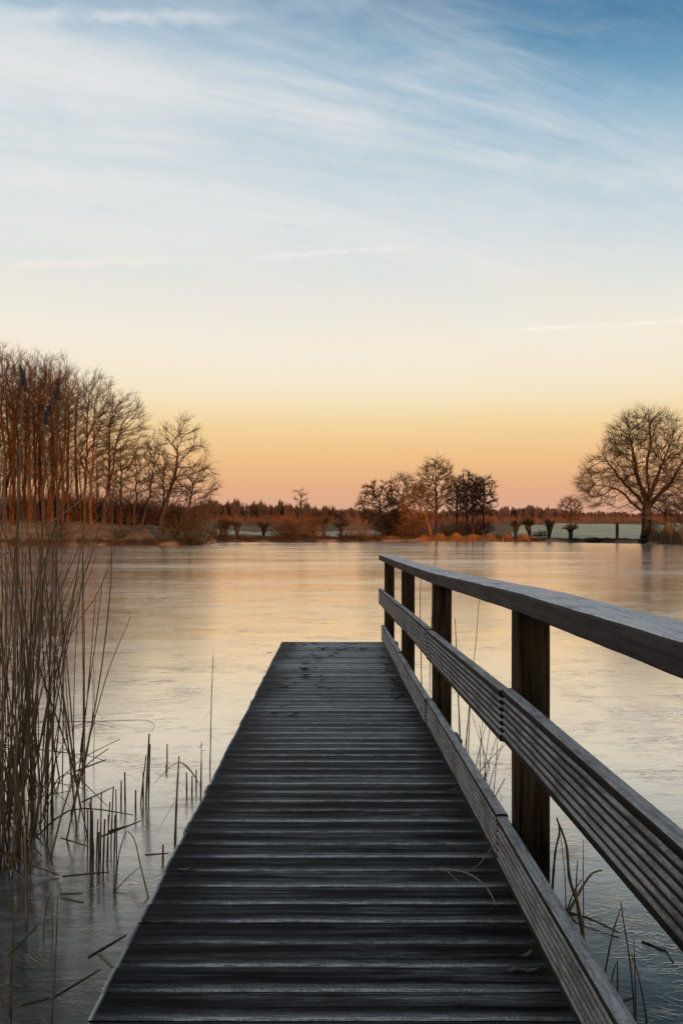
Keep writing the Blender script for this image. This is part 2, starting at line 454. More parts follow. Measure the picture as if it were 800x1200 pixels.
def build_ground():
    ths = []
    d = -180.0
    while d < 180-1e-6:
        ths.append(R(d))
        d += .25 if -26 <= d < 26 else 2.0
    ss = [-8, -4, -2, -.8, 0, .4, .8, 1.5, 3, 5, 8, 11, 14, 18, 22, 28, 36, 46, 58, 72, 90, 110, 135, 165, 200, 240, 290, 350, 430, 550, 800, 1300, 2500, 6000]
    V, Q = [], []
    V.append((0, 0, -1.3))
    n = len(ths); m = len(ss)
    zone = []
    for th in ths:
        R0 = shore(th)
        wob = .8*math.sin(th*70)+.5*math.sin(th*171+1) if abs(th) < .5 else .25*math.sin(th*40)
        for s in ss:
            r = max(.4, R0+wob+s) if s > -8 else max(.3, (R0+wob)*.6)
            V.append((r*math.sin(th), r*math.cos(th), ground_z(th, s, r)))
    for i in range(n):
        j = (i+1) % n
        Q.append((0, 1+j*m, 1+i*m)); zone.append(0)
        for k in range(m-1):
            Q.append((1+i*m+k, 1+j*m+k, 1+j*m+k+1, 1+i*m+k+1))
            px = 400+1000*math.tan(ths[i]) if abs(ths[i]) < 1.2 else 9999
            r = shore(ths[i])+ss[k]
            z = 0
            if px > 592+(r-150)*.15 and 8 <= ss[k] and r < 292+8*math.sin(px*.05): z = 1
            elif r > 285: z = 2
            elif 255 < px < 460 and 20 < ss[k] < 50: z = 1
            zone.append(z)
    me = mesh('ground', V, Q, True)
    g = link('ground', me)
    me.materials.append(mottled('dry_bank_grass', (.10, .065, .034), (.26, .17, .09), .35, .95, (1, 1, 1), .8, .25, .1, c3=(.36, .26, .155)))
    me.materials.append(mottled('frosted_field', (.50, .51, .31), (.66, .65, .43), .06, .95, (1, 1, 1), .4, .1, .1))
    me.materials.append(mottled('brown_heath', (.16, .068, .03), (.30, .13, .058), .05, .95, (1, 1, 1), .6, .3, .1))
    me.polygons.foreach_set('material_index', zone)
    tag(g, kind='structure')
build_ground()
def gz(x, y):
    th = math.atan2(x, y); r = math.hypot(x, y)
    return ground_z(th, r-shore(th), r)

# ------------------------------------------------------------------ trees
def bark(name, c1, c2, rnd=.25):
    return mottled(name, c1, c2, 1.2, .9, (1.6, 1.6, .35), .7, .05, .15, random_tint=rnd)
M['bark_red'] = bark('red_brown_bark', (.045, .020, .010), (.17, .070, .030), .6)
M['twig_red'] = bark('red_brown_twig', (.070, .036, .017), (.16, .080, .036), .6)
M['bark_grey'] = bark('grey_brown_bark', (.028, .021, .014), (.075, .055, .036))
M['twig_grey'] = bark('grey_brown_twig', (.045, .032, .021), (.10, .070, .045))
M['bark_dark'] = bark('dark_bark', (.022, .017, .013), (.055, .042, .032))
M['twig_dark'] = bark('dark_twig', (.040, .029, .019), (.085, .060, .040))
M['bark_gold'] = bark('golden_bark', (.17, .085, .035), (.31, .155, .065))
M['twig_gold'] = bark('golden_twig', (.15, .07, .028), (.26, .125, .05))
M['evergreen'] = mottled('dark_evergreen', (.010, .013, .008), (.03, .034, .02), 2, .7, random_tint=.2)
M['shrub_green'] = mottled('olive_shrub', (.03, .03, .014), (.07, .06, .028), 1.5, .8, random_tint=.2)

def ellipsoid_pts(n, c, s, shell=.0, rs=None):
    rs = rs or rng
    p = rs.normal(size=(n, 3)); p /= np.linalg.norm(p, axis=1, keepdims=True)
    rr = rs.random(n)**(1/3); rr = shell+(1-shell)*rr
    return np.asarray(c)+p*rr[:, None]*np.asarray(s)

def colonize(paths, A, step, infl, kill, up=.1, jitter=.07, maxit=160, seed=0, maxn=14000):
    rs = np.random.default_rng(seed)
    pos, par = [], []
    for pi, (start, pts) in enumerate(paths):
        prev = start
        pts = np.asarray(pts, float)
        if start is None:
            pos.append(pts[0]); par.append(-1); prev = 0
        else:
            pts = np.vstack([pos[start(pos) if callable(start) else start], pts]); prev = start(pos) if callable(start) else start
        for a, b in zip(pts[:-1], pts[1:]):
            L = np.linalg.norm(b-a); k = max(1, int(round(L/step))); wav = rs.normal(size=3)*.6
            for i in range(1, k+1):
                q = a+(b-a)*i/k+rs.normal(size=3)*step*.09+wav*math.sin(i/k*math.pi)*L*(.02 if start is None else .07)
                pos.append(q); par.append(prev); prev = len(pos)-1
    pos = [np.asarray(p, float) for p in pos]
    A = np.asarray(A, float)
    Pn = np.array(pos)
    d = np.linalg.norm(A[:, None]-Pn[None], axis=2)
    near = d.argmin(1); nd = d.min(1)
    alive = nd > kill
    seen = set()
    for it in range(maxit):
        act = alive & (nd < infl)
        if not act.any():
            if it < 3 and alive.any(): infl *= 2; continue
            break
        idx = near[act]; Pn = np.array(pos)
        dv = A[act]-Pn[idx]; dv /= np.linalg.norm(dv, axis=1, keepdims=True)+1e-9
        acc = np.zeros((len(pos), 3)); np.add.at(acc, idx, dv)
        new = []
        for i in np.unique(idx):
            v = acc[i]; L = np.linalg.norm(v)
            if L < 1e-6: continue
            v = v/L
            if par[i] >= 0:
                t = pos[i]-pos[par[i]]; t /= np.linalg.norm(t)+1e-9; v = v+t*.8
            v = v+np.array((0, 0, up))+rs.normal(size=3)*jitter
            v /= np.linalg.norm(v)
            q = pos[i]+v*step
            key = (i, round(q[0]/step*2), round(q[1]/step*2), round(q[2]/step*2))
            if key in seen: continue
            seen.add(key); new.append((q, i))
        if not new: break
        s0 = len(pos)
        for q, i in new: pos.append(q); par.append(i)
        if len(pos) > maxn: break
        N = np.array(pos[s0:])
        dd = np.linalg.norm(A[:, None]-N[None], axis=2)
        j = dd.argmin(1); dm = dd.min(1)
        better = dm < nd
        near[better] = s0+j[better]; nd[better] = dm[better]
        alive &= nd > kill
    return np.array(pos), np.array(par)

def tree_geo(paths, A, step, infl, kill, base_r, tip_r=.016, up=.1, jitter=.12, seed=0, twigs=3, twig_len=1.0, twig_up=.25, twig_r=.013, trunk_frac=.42, droop=0.0, flare=1.5):
    jitter = .07
    pos, par = colonize(paths, A, step, infl, kill, up, jitter, seed=seed)
    rs = np.random.default_rng(seed+5)
    n = len(pos); e = 2.35
    acc = np.zeros(n); nch = np.zeros(n, int)
    for i in range(n-1, -1, -1):
        if nch[i] == 0: acc[i] = tip_r**e
        if par[i] >= 0: acc[par[i]] += acc[i]; nch[par[i]] += 1
    rad = acc**(1/e)
    k = math.log(base_r/tip_r)/math.log(max(rad[0]/tip_r, 1.01))
    rad = tip_r*(rad/tip_r)**k
    zb = pos[0][2]
    H = pos[:, 2].max()-zb
    fl = 1+(flare-1)*np.exp(-(pos[:, 2]-zb)/(.04*H+.1)); radf = rad*fl
    c = np.arange(n)[par >= 0]; p = par[c]
    main = rad[c] > base_r*trunk_frac
    rp = np.minimum(radf[p], radf[c]*1.25)
    rp = np.where(main, radf[p], rp)
    parts_t = [frusta(pos[p[main]], pos[c[main]], rp[main], radf[c[main]], 9)]
    med = (~main) & (rad[c] > .05); thin = (~main) & (rad[c] <= .05)
    parts_c = []
    for msk, sides in ((med, 5), (thin, 3)):
        if msk.any(): parts_c.append(frusta(pos[p[msk]], pos[c[msk]], rp[msk], radf[c[msk]], sides))
    # twigs on thin wood
    cand = c[rad[c] < max(tip_r*2.6, .04)]
    if twigs and len(cand):
        d = pos[cand]-pos[par[cand]]; d /= np.linalg.norm(d, axis=1, keepdims=True)+1e-9
        T0 = np.repeat(pos[cand], twigs, 0); D0 = np.repeat(d, twigs, 0)
        T0 = T0-D0*(rs.random((len(T0), 1))*step)
        def spawn(T, D, L, spread, r0, r1, upb):
            rad_ = T*np.array((1, 1, 0)); rad_ = rad_/(np.linalg.norm(rad_, axis=1, keepdims=True)+.5)
            v = D*1.1+rs.normal(size=D.shape)*spread+rad_*.3+np.array((0, 0, upb)); v /= np.linalg.norm(v, axis=1, keepdims=True)
            ln = L*(.5+rs.random((len(T), 1)))
            E = T+v*ln
            parts_c.append(frusta(T, E, np.full(len(T), r0), np.full(len(T), r1), 3))
            return E, v
        E, v = spawn(T0, D0, twig_len*.6, .38, twig_r, twig_r*.8, twig_up-droop)
        E2 = np.repeat(E, 2, 0); v2 = np.repeat(v, 2, 0); E2 = E2-v2*rs.random((len(E2), 1))*twig_len*.3
        spawn(E2, v2, twig_len*.6, .30, twig_r*.75, twig_r*.35, twig_up*.6-droop*2)
    return cat_geo(parts_t), (cat_geo(parts_c) if parts_c else None)

def put_tree(name, geo, loc, mt, mc, label, cat='tree', group=None, rot=0.0, scl=1.0):
    e = empty(name, loc); e.rotation_euler = (0, 0, rot)
    e.scale = (scl, scl, scl) if isinstance(scl, (int, float)) else scl
    if isinstance(geo[0], tuple):
        mt_ = mesh_np(name+'_trunk', *geo[0], smooth=True); mc_ = mesh_np(name+'_crown', *geo[1])
    else: mt_, mc_ = geo
    link('trunk', mt_, mt, e); link('crown', mc_, mc, e)
    tag(e, label, cat, group)
    return e, (mt_, mc_)

def dup(root, loc, rot, scl, label, group):
    r = root.copy(); COL.objects.link(r); r.location = Vector(loc); r.rotation_euler = (0, 0, rot)
    r.scale = (scl, scl, scl) if isinstance(scl, (int, float)) else scl
    r['label'] = label
    if group: r['group'] = group
    for ch in root.children:
        c = ch.copy(); COL.objects.link(c); c.parent = r
    return r

# ---- left grove: tall bare trees (28 m tall prototypes)
def grove_proto(seed, H=28.0, w=3.6, fork=.30, lean=0.0, skew=0.0, na=640):
    rs = np.random.default_rng(seed)
    A = np.vstack([ellipsoid_pts(int(na*.75), (lean+skew, 0, H*.70), (w, w, H*.31), .2, rs),
                   ellipsoid_pts(int(na*.25), (lean*.6+skew*.4, 0, H*.42), (w*.8, w*.8, H*.24), .1, rs)])
    A = A[A[:, 2] > H*.17]
    trunk = [(0, 0, 0), (lean*.15+rs.normal()*.2, rs.normal()*.2, H*.2), (lean*.4+rs.normal()*.35, rs.normal()*.35, H*fork), (lean*.8, rs.normal()*.3, H*.62), (lean, 0, H*.80)]
    second = [(rs.normal()*1.2, rs.normal()*1.2, H*.45), (lean+rs.choice((-1, 1))*1.8, rs.normal()*1.2, H*.72)]
    return tree_geo([(None, trunk), (lambda ps: int(np.argmin([abs(q[2]-H*fork) for q in ps])), second)], A, .62, 8.0, 1.15, .30, up=.30, seed=seed, twigs=3, twig_len=1.9, twig_up=.35, twig_r=.019, tip_r=.026, trunk_frac=.36)
protos = {}
def grove_tree(kind, px, D, topy, rot, label, group):
    x = (px-400)/1000*D; z = gz(x, D)-.1
    H = EYE+(HOR-topy)/1000*D-z
    s = H/29.5
    loc = (x, D, z)
    kx = random.uniform(.72, 1.08); s = (s*kx, s*kx, s)
    if kind not in protos:
        args = {'a': dict(seed=11, w=3.2), 'b': dict(seed=12, w=2.7), 'c': dict(seed=13, w=3.6, fork=.36), 'd': dict(seed=14, w=2.9, fork=.42),
                'e': dict(seed=15, w=5.0, lean=1.2, skew=2.6, na=750), 'f': dict(seed=16, w=4.4, lean=.6, skew=1.4, na=650)}[kind]
        e, md = put_tree('grove_tree', grove_proto(**args), loc, M['bark_red'], M['twig_red'], label, 'tree', group, rot, s)
        protos[kind] = e
    else:
        e = dup(protos[kind], loc, rot, s, label, group)
    return e
G1 = 'tall bare trees of the left grove'
inner = 'tall bare tree with slim red-brown trunk standing inside the dense grove on the left shore'
gl = [('a', -70, 126, 396), ('c', -48, 134, 398), ('b', -30, 124, 402), ('d', -15, 138, 398), ('c', 5, 130, 397), ('a', 16, 124, 404), ('b', 24, 137, 402), ('d', 35, 131, 410), ('a', 41, 142, 406),
      ('b', 52, 125, 408), ('c', 60, 136, 412), ('d', 64, 145, 416), ('b', 70, 129, 412), ('a', 80, 138, 421), ('d', 91, 146, 428), ('b', 8, 147, 408), ('a', 30, 150, 413), ('d', 48, 152, 414), ('c', -8, 150, 402)]
for i, (k, px, D, ty) in enumerate(gl):
    grove_tree(k, px, D, ty, i*1.9, inner, G1)
grove_tree('c', 75, 122, 414, 4.4, 'tall bare tree with the thickest orange lit trunk near the front of the left grove', G1)
grove_tree('f', 100, 131, 426, 0.0, 'tall bare tree leaning slightly outward near the lake end of the grove', G1)
grove_tree('f', 107, 124, 433, 0.3, 'tall bare tree with a straight trunk, second from the lake end of the grove', G1)
grove_tree('e', 122, 127, 452, 0.0, 'bare tree with a wide fan of branches at the lake end of the grove', G1)

LY = 'low slim young tree among the tall trunks of the left grove'
for i, (k, px, D, ty) in enumerate([('d', -4, 133, 520), ('b', 12, 139, 500), ('a', 27, 143, 515), ('c', 38, 136, 530), ('b', 47, 147, 505), ('d', 57, 140, 525), ('a', 67, 150, 510), ('c', 84, 143, 528), ('b', 95, 137, 512), ('d', 113, 140, 520), ('a', 129, 138, 535), ('b', 20, 120, 535)]):
    grove_tree(k, px, D, ty, i*1.3+.5, LY, G1)
def simple_tree(name, seed, D, px, H, w, base_r, bark_m, twig_m, label, fork=.35, lean=0.0, cz=.60, sz=.40, na=420, step=.5, kill=.9, infl=7, up=.16, group=None, twigs=3, twl=1.35, extra=None, limbs=None, twr=.017, zoff=-.1, tf=.4, twup=.25, scl=1.0):
    rs = np.random.default_rng(seed)
    A = [ellipsoid_pts(na, (lean, 0, H*cz), (w, w, H*sz), .3, rs)]
    if extra:
        for (c, s, n) in extra: A.append(ellipsoid_pts(n, c, s, .2, rs))
    A = np.vstack(A); A = A[A[:, 2] > H*.14]
    for g in range(9 if w > 5.5 else 4):
        c = ellipsoid_pts(1, (lean, 0, H*cz), (w*1.05, w*1.05, H*sz*1.05), .86, rs)[0]
        A = A[np.linalg.norm((A-c)/np.array((1, 1, 1.1)), axis=1) > w*rs.uniform(.22, .42)]
    tr = [(0, 0, 0), (lean*.2, rs.normal()*.1, H*fork*.5), (lean*.5, rs.normal()*.15, H*fork)]
    paths = [(None, tr)]
    if limbs:
        for (z0, pts) in limbs:
            paths.append(((lambda zz: (lambda ps: int(np.argmin([abs(q[2]-zz)+abs(q[0])*.5 for q in ps]))))(z0), pts))
    else:
        paths.append((lambda ps: len(ps)-1, [(lean*.8, 0, H*(fork+cz)/2), (lean, 0, H*cz*1.1)]))
    geo = tree_geo(paths, A, step, infl, kill, base_r, up=up, seed=seed, twigs=twigs, twig_len=twl, twig_r=twr, tip_r=.02, trunk_frac=tf, twig_up=twup)
    x = (px-400)/1000*D
    return put_tree(name, geo, (x, D, gz(x, D)-.1), bark_m, twig_m, label, 'tree', group, 0, scl)

# smaller trees at the lake end of the grove
simple_tree('young_tree', 31, 128, 142, 13.5, 2.8, .16, M['bark_red'], M['twig_red'], 'slender young bare tree just right of the tall grove, leftmost of three', fork=.35)
simple_tree('young_tree', 32, 124, 156, 13, 2.9, .16, M['bark_grey'], M['twig_grey'], 'young bare tree at the grove edge, middle one of three slim trees', fork=.3, lean=.5)
simple_tree('young_tree', 33, 122, 165, 14, 2.8, .15, M['bark_grey'], M['twig_grey'], 'forked young bare tree leaning right, nearest of three to the shore tree', fork=.3, lean=1.8)
simple_tree('shore_tree', 34, 116, 186, 16.8, 3.9, .26, M['bark_grey'], M['twig_grey'], 'airy bare shore tree with a leaning trunk and the highest crown at the point', fork=.34, lean=2.6, cz=.64, sz=.36, na=520, twr=.015)
simple_tree('shore_tree', 35, 118, 192, 12, 2.6, .16, M['bark_grey'], M['twig_grey'], 'thin straight bare tree close behind the leaning shore tree', fork=.5)
simple_tree('shore_tree', 36, 115, 205, 10.5, 3.4, .17, M['bark_grey'], M['twig_grey'], 'low bare tree arching right over the water at the tip of the point', fork=.35, lean=2.7, cz=.7, sz=.32)

# centre group beyond the lake
simple_tree('oak_tree', 41, 178, 450, 11.6, 5.0, .5, M['bark_dark'], M['twig_dark'], 'dark spreading tree with gnarled open crown at the left of the far middle clump', fork=.16, lean=-.8, cz=.57, sz=.43, na=900, step=.40, kill=.62, twl=.85, twr=.040, tf=.3)
simple_tree('round_tree', 42, 184, 472, 12.6, 3.2, .25, M['bark_red'], M['twig_red'], 'brown round-topped bare tree behind the dark spreading tree in the far clump', fork=.3, cz=.62, na=700, kill=.7, twr=.028)
simple_tree('willow_tree', 43, 173, 505, 11.0, 3.4, .28, M['bark_gold'], M['twig_gold'], 'golden bare willow with an orange lit trunk leaning left in the far clump', fork=.45, lean=-2.6, cz=.58, sz=.42, na=800, kill=.65, twup=-.05, twr=.028)
simple_tree('tall_tree', 44, 174, 511, 16.2, 3.7, .30, M['bark_red'], M['twig_grey'], 'tallest bare tree of the far middle clump with one straight trunk', fork=.5, cz=.66, sz=.34, na=900, kill=.65, twr=.026)
for i, (px, D, H, w) in enumerate([(535, 173, 12.6, 2.2), (547, 178, 13.6, 2.6), (554, 172, 12.8, 2.6), (566, 175, 12.4, 2.8)]):
    simple_tree('alder_tree', 50+i, D, px, H, w, .2, M['bark_dark'] if i != 2 else M['bark_red'], M['twig_dark'],
                ['slim dark alder standing closest to the tall tree in the far clump', 'tallest dark alder in the middle of the alder row', 'alder with a reddish lit trunk in the alder row', 'rightmost dark alder with the widest crown of the far clump'][i],
                fork=.5, cz=.64, sz=.35, na=680, kill=.62, twr=.036, twl=.9, group='alders at the right of the far clump')
simple_tree('tall_tree', 45, 205, 352, 10.5, 2.0, .2, M['bark_grey'], M['twig_grey'], 'small ivy-topped tree rising alone behind the drooping shrubs left of the far clump', fork=.5, cz=.78, sz=.24, na=260, twr=.035, twl=.6)
simple_tree('round_tree', 46, 235, 668, 8.4, 3.0, .24, M['bark_grey'], M['twig_red'], 'small round bare tree standing alone on the field between the clump and big tree', fork=.3, cz=.63, na=420, kill=.6, twr=.032)
# the big tree on the right shore
big_limbs = [(5.0, [(-2.0, .3, 7.6), (-4.4, .6, 10.5), (-6.6, .8, 13.6)]), (4.2, [(-2.8, -.6, 6.2), (-6.0, -1.0, 8.4)]),
             (5.6, [(-1.4, -.8, 9.0), (-2.4, -1.2, 13.0), (-3.0, -1.0, 17.0)]), (6.2, [(.2, .3, 9.5), (.6, .2, 14.0), (.4, .4, 18.5)]),
             (5.2, [(2.4, .5, 7.4), (5.0, .8, 10.8), (6.6, .8, 13.5)]), (7.0, [(1.8, -1.2, 11.5), (3.4, -1.6, 16.0)]), (6.0, [(-.3, 2.4, 9.0), (-.6, 4.6, 13.0)]), (6.0, [(.4, -2.6, 8.6), (.6, -5.0, 12.0)])]
simple_tree('big_oak_tree', 60, 132, 757, 20.4, 6.6, .75, M['bark_grey'], M['twig_grey'], 'largest lone bare tree with broad round crown on the right shore', fork=.30, lean=0, cz=.62, sz=.38, na=2800, step=.48, kill=.68, infl=6,
            extra=[((-6.6, 0, 9.0), (3.9, 4.2, 4.2), 600), ((6.4, 0, 9.4), (4.2, 4.4, 4.4), 600), ((-3, 0, 6.0), (4, 3, 2), 200), ((3, 0, 6.0), (4, 3, 2), 200)], limbs=big_limbs, twigs=3, twl=1.75, twr=.0155, tf=.26, twup=.32)
simple_tree('young_tree', 61, 134, 779, 6.2, 2.7, .12, M['bark_dark'], M['twig_dark'], 'small thin-stemmed tree under the right side of the big tree', fork=.55, cz=.75, sz=.25, na=300, twr=.02)
simple_tree('young_tree', 62, 132, 800, 6.0, 2.4, .10, M['bark_dark'], M['twig_dark'], 'low dark tree at the far right edge of the right shore', fork=.3, cz=.6, na=300, twr=.02)

# ------------------------------------------------------------------ shrubs and pollards
def stems_geo(n, h, spread, r0, arch, seed, segs=5, base=.3, split=2, up=1.0):
    rs = np.random.default_rng(seed); parts = []
    a = rs.random(n)*2*np.pi
    tilt = rs.random(n)**.7*spread
    p = np.stack([np.cos(a), np.sin(a), np.zeros(n)], 1)*(rs.random((n, 1))*base)
    d = np.stack([np.cos(a)*np.sin(tilt), np.sin(a)*np.sin(tilt), np.cos(tilt)*up], 1)
    L = (h*(.55+.5*rs.random(n))/segs)[:, None]
    for k in range(segs):
        d = d+rs.normal(size=d.shape)*.13+np.array((0, 0, -arch)); d /= np.linalg.norm(d, axis=1, keepdims=True)
        q = p+d*L
        ra = r0*(1-k/(segs+.5)); rb = r0*(1-(k+1)/(segs+.5))
        parts.append(frusta(p, q, np.full(len(p), ra), np.full(len(p), rb), 3))
        if k >= 1 and k < segs-1 and split > 1 and len(p) < 3500:
            q2 = np.repeat(q, 2, 0); d = np.repeat(d, 2, 0)+rs.normal(size=(2*len(q), 3))*.28; L = np.repeat(L, 2, 0)*.85; p = q2
            d /= np.linalg.norm(d, axis=1, keepdims=True)
        else: p = q
    return cat_geo(parts)
def shrub(name, px, D, w, h, n, mat, label, arch=.05, spread=1.2, r=.03, seed=1, group=None, base=None, zoff=0, split=2):
    x = (px-400)/1000*D
    V, Q = stems_geo(n, h, spread, r, arch, seed, base=base if base is not None else w*.35, split=split)
    V = V*np.array((1, 1, 1))
    o = link(name, mesh_np(name, V, Q), mat, None, (x, D, gz(x, D)-.08+zoff))
    tag(o, label, 'shrub', group); return o
shrub('dark_shrub', 228, 115, 4, 7.0, 60, M['shrub_green'], 'dense dark olive shrub drooping over the water at the tip of the left point', .07, 1.25, .05, 3, base=1.6)
shrub('dark_shrub', 212, 114, 3, 3.6, 50, M['twig_dark'], 'low dark twiggy shrub at the foot of the shore trees', .06, 1.3, .04, 4)
shrub('bank_shrub', 141, 116, 2, 2.8, 50, M['shrub_green'], 'small greenish bush alone on the grassy bank before the grove', .03, 1.0, .03, 5)
shrub('bank_shrub', 70, 117, 2, 2.6, 50, M['twig_dark'], 'low dark bush on the bank behind the reed stems', .03, 1.0, .03, 6)
shrub('drooping_shrub', 350, 157, 4, 7.4, 200, M['twig_gold'], 'large drooping orange-brown willow shrub at the far shore', .11, 1.2, .04, 7, base=1.4)
shrub('drooping_shrub', 337, 156, 3, 5.2, 150, M['shrub_green'], 'dark drooping shrub against the left side of the orange willow shrub', .12, 1.2, .045, 8, base=1.0)
shrub('drooping_shrub', 421, 160, 3, 4.6, 80, M['twig_gold'], 'olive brown shrub on the shore just left of the dark spreading tree', .09, 1.2, .04, 9, base=1.0)
shrub('clump_shrub', 462, 179, 3.5, 7.2, 240, M['evergreen'], 'dense blackish evergreen bush under the dark spreading tree', .03, 1.1, .06, 10, base=2.0)
shrub('clump_shrub', 483, 174, 3.5, 6.0, 200, M['twig_red'], 'orange-brown bush below the golden willow', .05, 1.2, .04, 11, base=1.6)
shrub('clump_shrub', 528, 176, 3.5, 5.4, 200, M['twig_dark'], 'dark undergrowth bush between the tall tree and the alders', .05, 1.2, .04, 12, base=2.0)
shrub('clump_shrub', 558, 178, 3.5, 5.0, 200, M['twig_red'], 'reddish bush behind the alder trunks', .05, 1.2, .04, 13, base=2.0)
shrub('field_shrub', 632, 166, 2, 2.0, 60, M['evergreen'], 'low round dark bush between two pollard willows', .05, 1.3, .05, 14, base=1.2)
shrub('edge_shrub', 790, 131, 3, 5.2, 90, M['twig_dark'], 'tangled dark shrub right of the big tree trunk', .03, .9, .025, 15, base=2.2)
shrub('edge_shrub', 815, 127, 3, 5.0, 80, M['twig_dark'], 'tangled dark shrub cut by the right edge of the picture', .03, .9, .025, 16, base=2.0)
shrub('shore_shrub', 255, 154, 3, 3.4, 70, M['twig_red'], 'reddish bush on the far shore just right of the point', .06, 1.2, .035, 17, base=1.5)
shrub('shore_shrub', 286, 153, 3, 2.2, 70, M['twig_red'], 'low reddish thicket at the waterline between two pollards', .06, 1.3, .035, 18, base=1.8)
shrub('shore_shrub', 404, 158, 3, 2.4, 60, M['bark_dark'], 'low dark thicket at the waterline left of the olive shrub', .06, 1.3, .035, 19, base=1.4)
def pollard(px, D, h, seed, label, lean=0.0, spread=1.25, tw=1.9):
    x = (px-400)/1000*D
    e = empty('pollard_willow', (x, D, gz(x, D)-.1))
    zz = np.linspace(0, h, 7)
    pts = [(lean*z/h+.05*math.sin(z*3+seed), 0, z) for z in zz]
    rad = [.36*(1-.25*z/h)+.07*math.sin(z*4+seed)+(.30 if i >= 5 else .10 if i == 4 else 0) for i, z in enumerate(zz)]
    V, Fc = tube(pts, rad, 9)
    link('trunk', mesh('trunk', V, Fc, True), M['bark_dark'], e)
    V, Q = stems_geo(100, tw*random.uniform(.7, 1.3), spread*random.uniform(.65, 1.05), .055, .03, seed, segs=4, base=.55, split=2)
    V = V+np.array((0, 0, 1))*(np.sin(V[:, :1]*3+seed)*.18)
    V = V+np.array((lean, 0, h-.15))
    link('crown', mesh_np('crown', V, Q), M['twig_dark'], e)
    tag(e, label, 'pollard tree', 'pollard willows along the far shore')
pollard(258, 160, 2.0, 1, 'leaning dark pollard willow, first one right of the left point', .5)
pollard(265, 163, 2.4, 2, 'dark pollard willow with a raised head, close beside the leaning first one', -.2)
pollard(279, 161, 2.2, 3, 'squat dark pollard willow with bushy foot, third from the left point', -.4)
pollard(309, 165, 1.6, 4, 'small round-headed pollard willow standing alone left of the drooping shrubs', 0)
pollard(366, 160, 2.4, 5, 'dark pollard willow just right of the orange willow shrub', .3)
pollard(379, 162, 2.5, 6, 'upright pollard willow with a forked head, in the middle of the far shore', .2)
pollard(399, 163, 2.1, 7, 'round-headed pollard willow left of the olive shrub', .2)
pollard(604, 160, 2.6, 8, 'thick upright pollard willow, first to the right of the alders', 0, 1.0)
pollard(622, 161, 2.4, 9, 'pollard willow leaning left with a broad brush head', -.7, 1.2)
pollard(643, 158, 2.1, 10, 'slim pollard willow right of the low round dark bush', .1, 1.0)
pollard(668, 150, 2.0, 11, 'stocky pollard willow with a lumpy head below the lone round tree', .0, 1.5)
# gate post on the field
e = empty('field_post', (*(at(722.5, 0, 146)[:2]), gz(at(722.5, 0, 146)[0], 146)-.1))
V, Fc = tube([(0, 0, 0), (.02, 0, 1.3), (0, 0, 2.0), (.03, 0, 2.5)], [.30, .27, .28, .2], 8)
link('trunk', mesh('trunk', V, Fc), M['bark_dark'], e)
V, Q = stems_geo(40, .9, .5, .03, 0, 77, segs=3, base=.2); link('crown', mesh_np('crown', V+np.array((0, 0, 2.2)), Q), M['twig_dark'], e)
tag(e, 'narrow dark tree stump standing upright on the frosty field left of the big tree', 'stump'); e.name = 'tree_stump'
# ladder seat by the big tree
lx = at(764.5, 0, 130.4)
LZ = gz(lx[0], lx[1])
e = empty('hunting_ladder', (lx[0], lx[1], LZ))
for s in (-.3, .3):
    V, Fc = tube([(s, 0, 0), (s, .5, 3.0)], [.06, .06], 6); link('rail', mesh('rail', V, Fc), M['bark_dark'], e)
for k in range(7):
    V, Fc = tube([(-.3, .07*k+.03, .4*k+.25), (.3, .07*k+.03, .4*k+.25)], [.04, .04], 6); link('rung', mesh('rung', V, Fc), M['bark_dark'], e)
tag(e, 'dark wooden ladder leaning beside the trunk of the big tree', 'ladder')
# dark clods at the right waterline
for i, (px, D) in enumerate([(636, 154.5), (697, 143.6), (756, 131)]):
    x = (px-400)/1000*D
    V = ellipsoid_pts(1, (0, 0, 0), (1, 1, 1)); 
    import bmesh
    bm = bmesh.new(); bmesh.ops.create_icosphere(bm, subdivisions=3, radius=1)
    for v in bm.verts:
        k = 1+.22*math.sin(v.co.x*5+i)+.18*math.sin(v.co.y*7+v.co.z*5)
        v.co = Vector((v.co.x*1.15*k, v.co.y*.8*k, v.co.z*.45*k))
    me = bpy.data.meshes.new('shore_rock'); bm.to_mesh(me); bm.free()
    o = link('shore_rock', me, M['bark_dark'], None, (x, D, .35))
    tag(o, ['small dark boulder on the waterline below the pollard willows', 'small dark boulder on the waterline below the frosty field', 'small dark boulder on the waterline in front of the big tree'][i], 'rock')

# ------------------------------------------------------------------ masses: undergrowth, reed fringe, far woods
def blades(P0, H, W, lean, rs):
    """crossing thin triangles as stalks: P0 (n,3)"""
    n = len(P0); a = rs.random(n)*np.pi
    s = np.stack([np.cos(a), np.sin(a), np.zeros(n)], 1)*W[:, None]
    tip = P0+np.stack([rs.normal(size=n)*lean, rs.normal(size=n)*lean, np.ones(n)], 1)*H[:, None]
    V = np.stack([P0-s, P0+s, tip], 1).reshape(-1, 3)
    return V, np.arange(3*n).reshape(-1, 3)
def shore_fringe(name, px0, px1, off0, off1, n, h, mat, seed, w=.03, lean=.12):
    rs = np.random.default_rng(seed)
    px = px0+(px1-px0)*rs.random(n)
    pts = np.zeros((n, 3))
    for i in range(n):
        th = math.atan2((px[i]-400)/1000, 1); r = shore(th)+off0+(off1-off0)*rs.random()
        x, y = r*math.sin(th), r*math.cos(th); pts[i] = (x, y, max(-.05, gz(x, y)-.05))
    k = .45+.55*np.sin(px*.16+seed)**2*(.4+.6*np.sin(px*.041+seed*2)**2)*(.6+.8*rs.random(n))
    k = k*np.minimum(1, np.minimum((px-px0)/14, (px1-px)/26)+.08)
    V, T = blades(pts, h*(.5+.7*rs.random(n))*k, w*(.6+.8*rs.random(n)), lean, rs)
    o = link(name, mesh_np(name, V, T), mat); tag(o, kind='stuff'); return o
